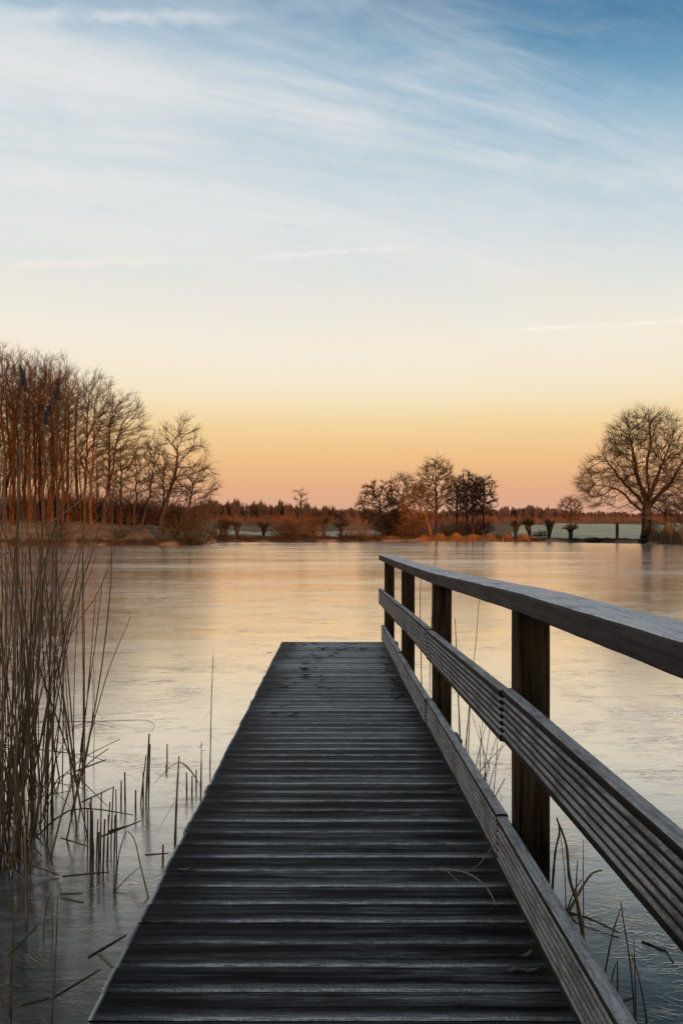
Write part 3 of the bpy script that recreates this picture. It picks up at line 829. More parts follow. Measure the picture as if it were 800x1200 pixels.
M['reed_gold'] = mottled('golden_reed', (.22, .10, .035), (.36, .18, .065), .8, .9)
M['reed_dull'] = mottled('dull_reed', (.13, .085, .04), (.22, .15, .075), .8, .9)
M['sedge'] = mottled('dark_sedge', (.035, .024, .014), (.08, .052, .03), .8, .9)
shore_fringe('reeds', 484, 640, -.6, 3.0, 9000, 1.35, M['reed_gold'], 1)
shore_fringe('reeds', 752, 860, -.5, 7, 9000, 2.6, M['reed_dull'], 2)
shore_fringe('undergrowth', 250, 490, -.3, 4, 9000, 1.1, M['sedge'], 3)
shore_fringe('undergrowth', 600, 760, -.3, 3, 6000, .55, M['sedge'], 4)
shore_fringe('undergrowth', -60, 240, -.4, 1.6, 9000, .9, M['sedge'], 5)
shore_fringe('reeds', 445, 475, .5, 5, 1500, 1.4, M['reed_gold'], 6)

def brush_mass(name, mat, seed, items, segs=4):
    """items: list of (x, y, z, h, n)"""
    parts = []
    for i, (x, y, z, h, n) in enumerate(items):
        V, Q = stems_geo(n, h, .75, .035+.01*h/4, .01, seed+i, segs=segs, base=h*.3)
        parts.append((V+np.array((x, y, z)), Q))
    V, Q = cat_geo(parts)
    o = link(name, mesh_np(name, V, Q), mat); tag(o, kind='stuff'); return o
rs = np.random.default_rng(90)
it = []
for i in range(150):
    px = rs.uniform(-70, 232); D = rs.uniform(136, 172); x = (px-400)/1000*D
    it.append((x, D, gz(x, D)-.1, rs.uniform(4.5, 8.0), 26))
brush_mass('undergrowth', mottled('grove_undergrowth', (.05, .026, .014), (.10, .054, .03), .5, .9), 300, it)

def woods(name, mat, px0, px1, D0, D1, n, topfn, seed, conifer=.0, per=70):
    rs = np.random.default_rng(seed); A, B, ra, rb = [], [], [], []
    for i in range(n):
        px = rs.uniform(px0, px1); D = rs.uniform(D0, D1); x = (px-400)/1000*D; z = gz(x, D)-.3
        con_ = rs.random() < conifer
        h = (EYE+(HOR-topfn(px))/1000*D-z)*(.9+.10*math.sin(px*.23+seed)+.07*math.sin(px*.61+2*seed))*(rs.uniform(.6, 1.02) if not con_ else rs.uniform(.75, 1.06))
        con = con_
        A.append((x, D, z)); B.append((x, D, z+h*.9)); ra.append(.26); rb.append(.05)
        if con:
            for k in range(per):
                t = .15+.85*rs.random()**.8; a = rs.random()*6.28; rr = (1-t)*h*.17+.1
                A.append((x, D, z+h*t)); B.append((x+math.cos(a)*rr, D+math.sin(a)*rr, z+h*t-rr*.25)); ra.append(.3); rb.append(.1)
        else:
            w = h*rs.uniform(.22, .36)
            for k in range(12):
                a = rs.random()*6.28; rr = rs.random()*w*1.5
                A.append((x+math.cos(a)*rr, D+math.sin(a)*rr, z)); B.append((x+math.cos(a)*rr*1.3, D+math.sin(a)*rr*1.3, z+h*rs.uniform(.2, .5))); ra.append(.22); rb.append(.08)
            for k in range(per):
                t = rs.random(); a = rs.random()*6.28
                zz = .25+.7*t; rr = w*math.sin(math.pi*(.1+.85*t))*rs.random()**.4
                q0 = np.array((x+math.cos(a)*rr*.35, D+math.sin(a)*rr*.35, z+h*(zz-.16)))
                A.append(q0); B.append((x+math.cos(a)*rr, D+math.sin(a)*rr, z+h*min(1.0, zz+.05*rs.random()))); ra.append(.13); rb.append(.05)
    V, Q = frusta(np.array(A), np.array(B), np.array(ra), np.array(rb), 3)
    o = link(name, mesh_np(name, V, Q), mat); tag(o, kind='stuff'); return o
wf = lambda xs, ys: (lambda px: float(np.interp(px, xs, ys)))
M['wood_far'] = mottled('far_wood_bark', (.10, .066, .056), (.16, .105, .088), .05, .9)
M['wood_far_dark'] = mottled('far_conifer_wood', (.060, .040, .032), (.105, .070, .054), .05, .9)
woods('woods', M['wood_far_dark'], 225, 425, 430, 520, 420, wf([225, 260, 300, 345, 390, 425], [584, 583, 586, 587, 592, 597]), 1, .3)
woods('woods', M['wood_far'], 395, 480, 420, 520, 200, wf([395, 420, 480], [596, 594, 597]), 2, .1)
woods('woods', M['wood_far'], 460, 580, 430, 520, 260, wf([460, 500, 580], [597, 596, 595]), 6, .1)
woods('woods', M['wood_far'], 560, 690, 420, 520, 320, wf([560, 600, 630, 660, 690], [594, 591, 590, 597, 598]), 3, .08)
woods('woods', M['wood_far'], 680, 860, 480, 600, 360, wf([680, 710, 740, 800, 860], [600, 597, 600, 598, 598]), 4, .08)
woods('woods', M['wood_far'], -80, 240, 440, 540, 320, lambda px: 588, 5, .3)
# brown heath hedges in front of the woods
it = []
for i in range(230):
    px = rs.uniform(240, 580); D = rs.uniform(260, 420); x = (px-400)/1000*D; it.append((x, D, gz(x, D)-.2, rs.uniform(2.0, 4.5), 10))
for i in range(190):
    px = rs.uniform(560, 800); D = rs.uniform(296, 420); x = (px-400)/1000*D; it.append((x, D, gz(x, D)-.2, rs.uniform(2.0, 3.8), 10))
brush_mass('undergrowth', mottled('heath_brush', (.13, .058, .027), (.24, .108, .05), .3, .9), 700, it)

# ------------------------------------------------------------------ foreground reeds
def reed_mat(name, c1, c2, c3):
    m, nt = new_mat(name)
    tc = nt.n('ShaderNodeTexCoord').outputs['Object']
    rnd = nt.n('ShaderNodeObjectInfo').outputs['Random']
    n1 = nt.noise(nt.mapping(tc, scale=(60, 60, 5)), 1.0, 4)
    c = nt.ramp(n1, [(.3, c1), (.55, c2), (.75, c3)])
    hs = nt.n('ShaderNodeHueSaturation', inp={'Color': c, 'Value': nt.math('MULTIPLY_ADD', rnd, .9, .5)})
    finish(nt, hs.outputs[0], .6, n1, .2, .002, .3)
    return m
M['reed'] = reed_mat('dry_reed', (.085, .048, .020), (.22, .13, .055), (.34, .22, .10))
M['reed_pale'] = reed_mat('pale_reed', (.22, .15, .08), (.34, .24, .14), (.42, .32, .2))
M['reed_orange'] = reed_mat('orange_reed', (.20, .09, .03), (.32, .16, .06), (.42, .24, .10))
M['plume'] = mottled('reed_plume', (.09, .076, .064), (.17, .148, .125), 30, .9)

def curve_pts(ctrl, n):
    C = np.asarray(ctrl, float)
    if len(C) == 2: return np.linspace(C[0], C[1], n)
    t = np.concatenate([[0], np.cumsum(np.linalg.norm(np.diff(C, axis=0), axis=1))])
    tt = np.linspace(0, t[-1], n)
    out = np.zeros((n, 3))
    # Catmull-Rom
    for i, s in enumerate(tt):
        k = min(len(C)-2, max(0, int(np.searchsorted(t, s)-1)))
        u = (s-t[k])/max(1e-9, t[k+1]-t[k])
        p0 = C[max(0, k-1)]; p1 = C[k]; p2 = C[k+1]; p3 = C[min(len(C)-1, k+2)]
        out[i] = .5*((2*p1)+(-p0+p2)*u+(2*p0-5*p1+4*p2-p3)*u*u+(-p0+3*p1-3*p2+p3)*u**3)
    return out
def leaf_blade(p, d, L, w, droop, seed):
    rs_ = np.random.default_rng(seed); V, Fc = [], []
    p = np.array(p, float); d = np.array(d, float); n = 7
    for k in range(n+1):
        t = k/n; s = np.cross(d, (0, 0, 1)); s = s/(np.linalg.norm(s)+1e-9)
        ww = w*(1-t)**.7*min(1, .4+t*4)
        up = np.cross(s, d)*ww*.35
        V += [p-s*ww+up, p, p+s*ww+up]
        if k < n:
            p = p+d*L/n; d = d+np.array((0, 0, -droop/n))+rs_.normal(size=3)*.04; d /= np.linalg.norm(d)
    for k in range(n):
        a = 3*k; Fc += [(a, a+1, a+4, a+3), (a+1, a+2, a+5, a+4)]
    return V, Fc
rcount = 0
def reed(ctrl, r, label, group=None, mat='reed', leaves=(), plume=None, n=None, name='reed_stem', tip=.45, cat='reed'):
    """ctrl: world points from the base up; leaves: (fraction, direction, length, width, droop)"""
    global rcount; rcount += 1
    C = [np.asarray(c, float) for c in ctrl]; org = C[0].copy()
    pts = curve_pts([c-org for c in C], n or max(8, 4*len(C)))
    m = len(pts)
    rad = [r*(1-(1-tip)*k/(m-1)) for k in range(m)]
    for k in range(2, m-1, 3): rad[k] *= 1.22   # nodes of the stalk
    V, Fc = tube(pts, rad, 6)
    o = link(name, mesh(name, V, Fc, True), M[mat], None, org)
    tag(o, label, cat, group)
    for i, (f, d, L, w, dr) in enumerate(leaves):
        k = min(m-1, int(f*(m-1)))
        V, Fc = leaf_blade(pts[k], np.array(d)/np.linalg.norm(d), L, w, dr, rcount*7+i)
        link('leaf', mesh('leaf', V, Fc, True), M[mat], o)
    if plume:
        rs_ = np.random.default_rng(rcount); A, B = [], []
        L, bend = plume
        t0 = pts[-1]; d = pts[-1]-pts[-2]; d /= np.linalg.norm(d)
        for k in range(90):
            t = rs_.random(); c = t0+d*L*t+np.array((bend*t*t, 0, -abs(bend)*.6*t*t))
            a = rs_.normal(size=3)*.6+d*.9+np.array((bend*2, 0, -.3)); a /= np.linalg.norm(a)
            A.append(c); B.append(c+a*L*.22*(1.1-t*.7))
        V, Q = frusta(np.array(A), np.array(B), np.full(90, .0045), np.full(90, .0015), 3)
        link('seed_head', mesh_np('seed_head', V, Q), M['plume'], o)
    return o
def pix(pts, D=None, dd=0.0):
    """picture points listed from the foot up; the foot stands on the ice"""
    b = on_ice(*pts[0])
    D0 = b[1]; out = [b-np.array((0, 0, .03))]
    for k, (a, c) in enumerate(pts[1:]):
        out.append(at(a, c, D0+dd*(k+1)))
    return out
rr = random.Random(21)
GR = 'dry reed stems of the dense stand at the left'
LB = 'thin dry reed stem standing in the dense reed stand at the left'
for i in range(165):
    t = rr.random()
    bx = -45+150*t**1.5 if i > 75 else rr.uniform(-50, 52)
    by = rr.uniform(884, 985) if bx > 45 else rr.uniform(900, 1025)
    b = on_ice(bx, by); Hh = rr.uniform(1.25, 2.25)*(1 if bx < 70 else .86)
    if i % 5 == 0: Hh *= .5
    lean = rr.gauss(.0, .13)*Hh; ly = rr.gauss(0, .08)*Hh; k = rr.gauss(0, .05)
    C = [b+np.array((0, 0, -.03)), b+np.array((lean*.3+k, ly*.3, Hh*.4)), b+np.array((lean*.65+k, ly*.6, Hh*.75)), b+np.array((lean*1.1, ly, Hh))]
    lv = []
    if i % 6 == 2:
        s = rr.choice((-1, 1)); lv = [(rr.uniform(.3, .9), (s*.8, rr.uniform(-.3, .3), rr.uniform(-.2, .5)), rr.uniform(.12, .32), .005, rr.uniform(.4, 1.6))]
    reed(C, rr.uniform(.0032, .0055), LB, GR, 'reed', lv, n=9)
GB = 'broken reeds at the foot of the left stand'
for i in range(34):
    bx = rr.uniform(-30, 62); by = rr.uniform(905, 1012)
    b = on_ice(bx, by); a = rr.uniform(0, 6.28); L = rr.uniform(.25, .8); z = rr.uniform(.05, .45)
    C = [b+np.array((0, 0, -.02)), b+np.array((math.cos(a)*L*.4, math.sin(a)*L*.25, z*.8+.05)), b+np.array((math.cos(a)*L, math.sin(a)*L*.6, z*rr.uniform(.4, 1.3)))]
    s_ = rr.choice((-1, 1))
    reed(C, rr.uniform(.003, .0055), 'broken dry reed slanting low over the ice at the foot of the left stand', GB, rr.choice(('reed', 'reed', 'reed_orange')),
         [(.8, (s_, .2, -.2), rr.uniform(.12, .3), .007, 1.2)] if i % 3 == 0 else (), n=8)
# single stems that stand out
U = reed
U(pix([(94, 880), (103, 815), (111, 760), (117, 710), (120, 682)]), .0052, 'dark reed stem at the right rim of the stand with a curled leaf', GR, leaves=[(.4, (-.6, 0, -.6), .12, .006, .6), (.55, (.2, 0, -1), .16, .006, .2)])
U(pix([(40, 905), (62, 800), (88, 735), (112, 700), (126, 668), (135, 642)]), .0042, 'long reed stem arching right, reaching farthest over the ice from the stand', GR)
U(pix([(30, 900), (52, 800), (76, 745), (97, 695), (110, 660), (116, 642)]), .0042, 'long arching reed stem running just left of the farthest reaching one', GR)
U([at(-60, 700, 4.6), at(0, 654, 4.6), at(45, 622, 4.6), at(80, 598, 4.6), at(106, 577, 4.6)], .0045, 'pale bent reed leaning diagonally across the left stand before the bank', GR, 'reed_pale')
U([at(-40, 590, 4.8), at(5, 555, 4.8), at(28, 527, 4.8)], .004, 'short slanting pale reed stem high at the left picture edge', GR, 'reed')
U(pix([(97, 905), (98, 820), (97, 720), (97, 640), (96, 590)]), .0050, 'straight upright reed stem, tallest bare one at the right rim of the stand', GR)
U(pix([(110, 890), (111, 830), (110, 775)]), .0026, 'hair-thin reed stem with a slanting side leaf just right of the stand', GR, leaves=[(.55, (.5, 0, -.7), .16, .004, .1), (.2, (-.6, 0, -.5), .14, .003, .2)])
U(pix([(10, 985), (16, 800), (22, 600), (27, 452)]), .0052, 'tall reed with a bushy dark seed head, leftmost of the three tallest', 'tall reeds with dark seed heads', plume=(.12, -.02), tip=.85)
U(pix([(38, 965), (44, 800), (50, 620), (53, 497)]), .0052, 'tall reed with a dark seed head bending right, lowest of the three tallest', 'tall reeds with dark seed heads', plume=(.16, .05), tip=.85)
U(pix([(60, 950), (64, 800), (67, 620), (67, 468)]), .0050, 'tall reed with a slim upright dark seed head, rightmost of the three tallest', 'tall reeds with dark seed heads', plume=(.13, .01), tip=.85)
# broken stems lying over the foot of the stand
U([on_ice(-30, 1000)+np.array((0, 0, .30)), at(0, 940, 4.5), at(25, 975, 4.5), on_ice(50, 1006)+np.array((0, 0, .01))], .007, 'broken orange reed stem slanting down to the ice at the foot of the stand', None, 'reed_orange', leaves=[(.75, (.6, 0, -.7), .1, .006, .3)])
U([at(-30, 990, 4.25), at(0, 1000, 4.25), at(35, 1013, 4.23), on_ice(70, 1027)+np.array((0, 0, .006))], .006, 'broken orange reed lying nearly flat on the ice below the stand', None, 'reed_orange')
U(pix([(32, 1075), (31, 1020), (29, 975)]), .0065, 'short thick orange reed stub in front of the stand', None, 'reed_orange')
U([on_ice(8, 1019)+np.array((0, 0, .03)), on_ice(30, 1035)+np.array((0, 0, .01))], .006, 'short orange reed piece lying on the ice beside the thick orange stub', None, 'reed_orange')
U(pix([(12, 1200), (14, 1120), (18, 1060)]), .0055, 'bent brown reed stub at the lower left corner', None, 'reed', leaves=[(.25, (.1, -.2, .9), .2, .006, .1), (.1, (-.1, -.2, .9), .16, .006, .1)])
U(pix([(60, 1195), (65, 1130), (68, 1050)]), .003, 'hair-thin reed stem standing alone near the lower left corner', None)
U(pix([(51, 1100), (52, 1076)]), .004, 'tiny reed stub on the dark ice near the lower left corner', None)
U(pix([(62, 1098), (61, 1045)]), .0022, 'very thin short reed stem beside the slanting twig on the dark ice', None)
U(pix([(53, 1072), (55, 1060), (60, 1045)]), .0025, 'thin slanting twig rising from the dark ice left', None)
# stub clusters
def stub(px, top, foot, r, label, group, lean=0, **k):
    return U(pix([(px, foot), (px+lean*.5, (top+foot)/2), (px+lean, top)]), r, label, group, n=6, tip=.9, **k)
GS = 'cut reed stubs in the cluster on the left ice'
for (px, t, f, r, l) in [(103, 947, 1000, .004, 0), (106, 935, 1015, .005, 1), (109, 950, 1022, .006, -1), (113, 960, 1010, .004, 2), (118, 930, 1000, .004, 1), (121, 960, 1018, .005, 2), (125, 940, 1010, .004, 4), (127, 955, 1000, .003, 0),
                        (130, 922, 995, .004, 3), (134, 955, 1010, .004, 1), (137, 925, 1012, .0035, -1), (116, 975, 1020, .005, 0), (111, 940, 1000, .003, -6)]:
    stub(px, t, f, r, 'brown cut reed stub in the thick stub cluster between the stand and the jetty', GS, l)
stub(164.5, 885, 942, .0045, 'left slanting stub of the tall bundled reed stubs near the jetty', 'tall bundled reed stubs', 7)
stub(171, 860, 941, .006, 'thickest and tallest stub of the tall bundled reed stubs', 'tall bundled reed stubs', 4)
stub(174, 872, 939, .005, 'right upright stub of the tall bundled reed stubs', 'tall bundled reed stubs', 2)
stub(168, 905, 942, .005, 'shortest stub at the left foot of the tall bundled reed stubs', 'tall bundled reed stubs', 0)
GT = 'short lone reed stubs on the left ice'
tiny = [(159, 926, 951, 'short stout'), (142, 915, 941, 'dark upright'), (147, 905, 947, 'thin tall'), (196, 872, 890, 'far small'), (195, 896, 904, 'smallest'), (219, 905, 931, 'knobbly'), (225, 909, 931, 'plain straight'), (230, 902, 921, 'pointed'),
        (235, 895, 937, 'tall dark'), (191, 990, 1010, 'low blunt')]
for (px, t, f, w) in tiny:
    where = {159: 'left of the tall bundled stubs', 142: 'between the cluster and the tall bundle', 147: 'close left of the tall bundle', 196: 'far out between the bundle and the lone tall stem', 195: 'just in front of the far small one',
             219: 'leftmost of four near the jetty edge', 225: 'second of four near the jetty edge', 230: 'third of four near the jetty edge', 235: 'nearest of four to the jetty edge', 191: 'beside the jetty edge below the bent reed'}[px]
    stub(px, t, f, .0052, f'{w} reed stub {where}', GT, random.uniform(-1, 1))
U(pix([(246, 905), (247, 860), (248, 815), (250, 767)]), .0045, 'tall lone reed stem with two small side leaves beside the jetty', None, leaves=[(.58, (-.75, 0, -.7), .11, .006, .1), (.36, (.7, 0, -.5), .09, .004, .3)])
U(pix([(236, 897), (236, 872)]), .004, 'small reed with a tuft of withered leaves near the jetty edge', None, leaves=[(.9, (-.8, 0, .2), .04, .008, .8), (.8, (.7, 0, .3), .04, .008, .8), (.95, (.1, 0, 1), .05, .006, .2)])
U(pix([(205, 992), (207, 940), (210, 886)]), .0075, 'thick bent reed with a folded hanging leaf between bundle and jetty', None, leaves=[(.98, (.5, 0, -.3), .2, .012, 1.2), (.95, (-.7, 0, -.4), .22, .010, .7), (.55, (-.5, 0, -.8), .26, .006, .4), (.35, (.8, 0, .1), .12, .005, .9)])
# fallen pieces on the ice
def fallen(a, b, r, label, mat='reed', mid=None, h=.001):
    p, q = on_ice(*a), on_ice(*b); m_ = (p+q)/2 if mid is None else on_ice(*mid)
    z = np.array((0, 0, h)); return U([p+z, m_+z*1.6, q+z], r, label, 'fallen reed pieces on the ice', mat, n=8)
fallen((104, 1122), (148, 1096), .006, 'pale straight reed piece lying on the ice nearest the jetty edge', 'reed_pale')
fallen((116, 1118), (132, 1134), .006, 'short pale reed piece touching the jetty edge', 'reed_pale')
fallen((24, 1178), (58, 1170), .006, 'dark thick reed piece on the ice at the bottom left')
fallen((60, 1171), (118, 1136), .004, 'long pale reed piece on the ice pointing from the corner to the jetty', 'reed_pale')
fallen((8, 1152), (30, 1158), .006, 'frozen dark reed scrap in the lower left corner')
fallen((70, 1048), (97, 1047), .005, 'thin reed piece of the crossed scraps left of the jetty, upper one', 'reed_pale')
fallen((72, 1052), (98, 1058), .006, 'thick reed piece of the crossed scraps left of the jetty, lower one')
fallen((73, 1027), (128, 1022), .004, 'long thin dark reed frozen flat between stand and cluster')
fallen((120, 980), (165, 962), .005, 'reed piece lying slanted right of the stub cluster')
fallen((72, 982), (104, 992), .004, 'thin reed piece lying left of the stub cluster')
fallen((88, 904), (125, 890), .006, 'dark matted reed piece lying on the far left ice')
fallen((96, 940), (134, 922), .004, 'thin reed lying behind the stub cluster')
fallen((170, 1002), (198, 1000), .004, 'thin reed piece lying before the low blunt stub')
fallen((128, 975), (150, 968), .009, 'crumpled dark leaf scrap frozen in before the jetty')
fallen((10, 1120), (44, 1085), .004, 'thin dark reed piece lying slanted on the near left ice')
# crossing bent stalks right of the cluster
U(pix([(133, 1046), (140, 1000), (148, 974)]), .004, 'thin bent stalk rising steeply right of the stub cluster', None)
U([on_ice(174, 1052), at(165, 1015, 4.1), at(158, 985, 4.3), at(150, 974, 4.5)], .004, 'bent dark stalk sloping from the stub cluster down to the jetty', None)
U([on_ice(134, 1045), at(150, 1028, 4.1), at(164, 1016, 4.15)], .003, 'pale thin stalk slanting up toward the jetty edge', None, 'reed_pale')
U([at(35, 846, 6.2), at(70, 846, 6.2), at(110, 845.5, 6.2), at(176, 844.5, 6.2), at(178, 858, 6.2)], .0032, 'long horizontal reed stem with its tip snapped down, out over the ice', None)
U([at(0, 872, 5.8), at(60, 880, 5.8), at(105, 886, 5.9), at(124, 892, 6.0)], .0045, 'horizontal broken reed across the foot of the stand', None)

# ---- right of the railing
GQ = 'thin stalks behind the railing'
def stalk(pts, r, label, **k): return U(pix(pts), r, label, GQ, **k)
stalk([(494, 815), (493, 760), (492, 700), (494, 660)], .006, 'dark stalk between the second and third visible posts from the far end', leaves=[(.7, (.6, 0, .6), .15, .004, .2)])
stalk([(503, 800), (505, 740), (507, 690), (509, 660), (512, 630)], .0045, 'tall thin stalk rising above the handrail near its far end')
stalk([(484, 800), (484, 750), (480, 700), (474, 655)], .004, 'thin bent stalk crossing the handrail by the second post from the far end')
stalk([(539, 868), (536, 800), (533, 725)], .0065, 'brown upright stalk just right of the third post from the far end', leaves=[(.85, (.4, 0, -.8), .14, .004, .2), (.7, (-.5, 0, -.8), .12, .004, .1)])
stalk([(548, 880), (552, 800), (557, 755), (561, 703)], .004, 'thin kinked stalk halfway between the two nearest visible posts')
stalk([(545, 875), (548, 845), (550, 820)], .006, 'short dark stalk behind the mid rail, left of the tangle')
GX = 'crossing stalks of the tangle behind the near post'
for (a, b) in [((556, 900), (572, 838)), ((562, 915), (566, 835)), ((566, 930), (575, 845)), ((570, 925), (561, 848)), ((568, 940), (590, 868)), ((561, 945), (584, 855)), ((575, 900), (552, 835)), ((558, 905), (592, 872))]:
    U(pix([a, ((a[0]+b[0])/2+random.uniform(-2, 2), (a[1]+b[1])/2), b]), .0032, 'thin dark stalk in the crossing tangle under the mid rail beside the nearest post', GX, n=7)
stalk([(577, 935), (582, 880), (584, 820)], .003, 'thin straight stalk right beside the tangle')
U(pix([(576, 935), (591, 913), (589, 916)]), .004, 'folded dark stalk bent like a roof left of the nearest post', None, leaves=[(.5, (.4, 0, -.9), .1, .005, .1)])
stalk([(646, 1045), (650, 1000), (655, 975), (652, 958)], .007, 'brown stalk just right of the nearest post, leftmost in the gap', mat='reed')
U(pix([(685, 1110), (677, 1062), (667, 1030), (663, 990), (652, 960)]), .009, 'thick hooked brown stalk bending over right of the nearest post', None, 'reed')
stalk([(663, 1070), (661, 1020), (655, 970)], .003, 'thin stalk inside the thick hooked one')
stalk([(684, 1105), (683, 1050), (683, 985)], .003, 'straight thin stalk behind the thick hooked one')
U([on_ice(664, 1072), on_ice(690, 1052)+np.array((0, 0, .1)), at(705, 1020, 4.0)], .008, 'knotty dark twig curving up from the ice below the mid rail', None)
U([on_ice(660, 1071)+np.array((0, 0, .01)), on_ice(690, 1082)+np.array((0, 0, .02)), on_ice(725, 1096)+np.array((0, 0, .01))], .007, 'dark branch lying flat on the ice below the mid rail', None)
stalk([(660, 1070), (672, 1045), (682, 1030)], .004, 'thin slanted stalk at the fork of the flat branch')
stalk([(706, 1145), (716, 1100), (726, 1065)], .004, 'thin stalk leaning right near the lower right corner')
stalk([(745, 1200), (738, 1130), (730, 1080), (727, 1057)], .004, 'thin stalk bent left near the lower right corner')
stalk([(759, 1195), (748, 1145), (739, 1118)], .004, 'short leaning stalk nearest the lower right corner')
stalk([(723, 1190), (723, 1126)], .004, 'short upright stalk beside the toe board at the lower right')
stalk([(712, 1165), (718, 1140), (722, 1128)], .004, 'small slanting stalk leaning on the short upright one')
stalk([(745, 1200), (744, 1160), (742, 1100)], .003, 'thin straight stalk at the lower right behind the bent one')
fallen((725, 1175), (744, 1168), .005, 'reed scrap lying on the ice at the lower right', mid=None)
fallen((752, 1104), (782, 1116), .006, 'reed piece frozen in the ice under the mid rail', mid=None)
fallen((788, 1128), (778, 1112), .004, 'thin reed scrap touching the piece under the mid rail')
stalk([(674, 1045), (676, 1010), (676, 1015)], .004, 'tiny upright stub behind the hooked stalk')

# ------------------------------------------------------------------ things lying on the deck
def deck_pt(px, py, lift=.004):
    v = 1250/(py-631.0); u = (px-392)/1000*v
    return np.array(P(u, v, lift))
M['leaf_dark'] = mottled('dead_leaf', (.012, .010, .008), (.06, .045, .032), 30, .8, random_tint=.5)
M['leaf_pale'] = mottled('pale_dead_leaf', (.20, .15, .10), (.42, .34, .25), 30, .8, random_tint=.5)
M['twig'] = mottled('grey_twig', (.22, .19, .17), (.46, .41, .37), 40, .8)
def dead_leaf(p, L, a, label, group, mat, seed, curl=.5):
    rs_ = random.Random(seed); V, Fc = [], []
    n = 6; W = L*rs_.uniform(.28, .45); c = rs_.uniform(.4, 1)*curl
    for k in range(n+1):
        t = k/n; w = W*math.sin(math.pi*min(1, .06+t*.92))*(1+.15*math.sin(k*2.6+seed))
        lift = L*.32*c*(t-.4)**2*4*rs_.uniform(.7, 1.2)
        for s in (-1, -.45, .45, 1):
            V.append(((t-.5)*L, s*w*.5, lift+abs(s)**2*w*.35*c+rs_.uniform(-.001, .001)+.002))
    for k in range(n):
        for s in range(3):
            a0 = 4*k+s; Fc.append((a0, a0+1, a0+5, a0+4))
    ca, sa = math.cos(a), math.sin(a)
    V = [(x*ca-y*sa, x*sa+y*ca, z) for x, y, z in V]
    me = mesh('dead_leaf', V, Fc, True)
    o = link('dead_leaf', me, mat, None, p)
    so = o.modifiers.new('thick', 'SOLIDIFY'); so.thickness = .0012
    tag(o, label, 'leaf', group)
rl = random.Random(5)
LG = 'dark dead leaves scattered at the far end of the jetty'
for i in range(46):
    t = rl.random()
    py = 754+54*t**1.2; px = rl.gauss(364-12*t, 20+8*(1-t))
    dead_leaf(deck_pt(px, py), rl.uniform(.055, .10), rl.gauss(0, .4), 'dark curled dead leaf in the scatter at the far end of the jetty', LG, M['leaf_dark'], i, .5)
for i in range(10):
    dead_leaf(deck_pt(rl.uniform(395, 442), rl.uniform(754, 764)), rl.uniform(.05, .09), rl.gauss(0, .5), 'dark curled dead leaf in the scatter at the far end of the jetty', LG, M['leaf_dark'], 60+i, .7)
LT = 'dark dead leaves gathered along the toe board'
for i in range(34):
    py = rl.uniform(762, 822); v = 1250/(py-631); u = xin(v)-.02-abs(rl.gauss(0, .06))
    dead_leaf(np.array(P(u, v, .004)), rl.uniform(.035, .07), rl.uniform(0, 6.3), 'dark curled dead leaf in the drift along the toe board', LT, M['leaf_dark'], 100+i, .9)
for i, (px, py, lab, m_) in enumerate([(332, 829, 'dark folded leaf alone left of the middle of the deck', 'leaf_dark'), (347, 837, 'dark leaf right of the folded one on the left of the deck', 'leaf_dark'), (322, 838, 'flat dark leaf nearest the left edge halfway out', 'leaf_dark'),
        (341, 841, 'dark curled leaf, lowest of the four left of middle', 'leaf_dark'), (486, 957, 'pale curled leaf lying right of the middle of the deck', 'leaf_pale'), (359, 1000, 'brown flat leaf on the left half of the deck', 'leaf_pale'),
        (363, 948, 'small leaf upright on a board left of centre', 'leaf_dark'), (530, 928, 'grey crumpled leaf close to the toe board', 'leaf_pale'), (616, 1123, 'pale shrivelled leaf beside the toe board near the front', 'leaf_pale'),
        (608, 1139, 'long pale straw-like leaf before the shrivelled one', 'leaf_pale'), (620, 1141, 'thin pale leaf touching the straw-like one', 'leaf_pale'), (598, 1141, 'small pale leaf left of the straw-like one', 'leaf_pale'), (425, 868, 'tiny pale leaf alone in mid deck', 'leaf_pale'), (217, 1021, 'small leaf near the left deck edge', 'leaf_pale')]):
    dead_leaf(deck_pt(px, py), .075 if i < 4 else .05, rl.uniform(-.5, .5), lab, None, M[m_], 200+i, .9)
# the forked twig
tw = empty('forked_twig', deck_pt(548, 1034, 0))
o0 = np.array(tw.location)
main = [deck_pt(503, 1023, .012), deck_pt(522, 1028, .03), deck_pt(546, 1034, .035), deck_pt(562, 1042, .03), deck_pt(573, 1051, .02), deck_pt(581, 1063, .006)]
side = [deck_pt(546, 1034, .034), deck_pt(562, 1028, .05), deck_pt(577, 1019, .085), deck_pt(590, 1012, .12), deck_pt(599, 1016, .15)]
sm = [deck_pt(522, 1028, .03), deck_pt(530, 1033, .02), deck_pt(541, 1038, .008)]
for nm, ct, r0 in (('main_stem', main, .0036), ('side_branch', side, .0028), ('side_branch', sm, .002)):
    q = curve_pts([c-o0 for c in ct], 16); V, Fc = tube(q, [r0*(1-.5*k/15)*(1.2 if k % 4 == 0 else 1) for k in range(16)], 6)
    link(nm, mesh(nm, V, Fc, True), M['twig'], tw)
tag(tw, 'thin grey forked twig lying on the deck against the toe board', 'twig')

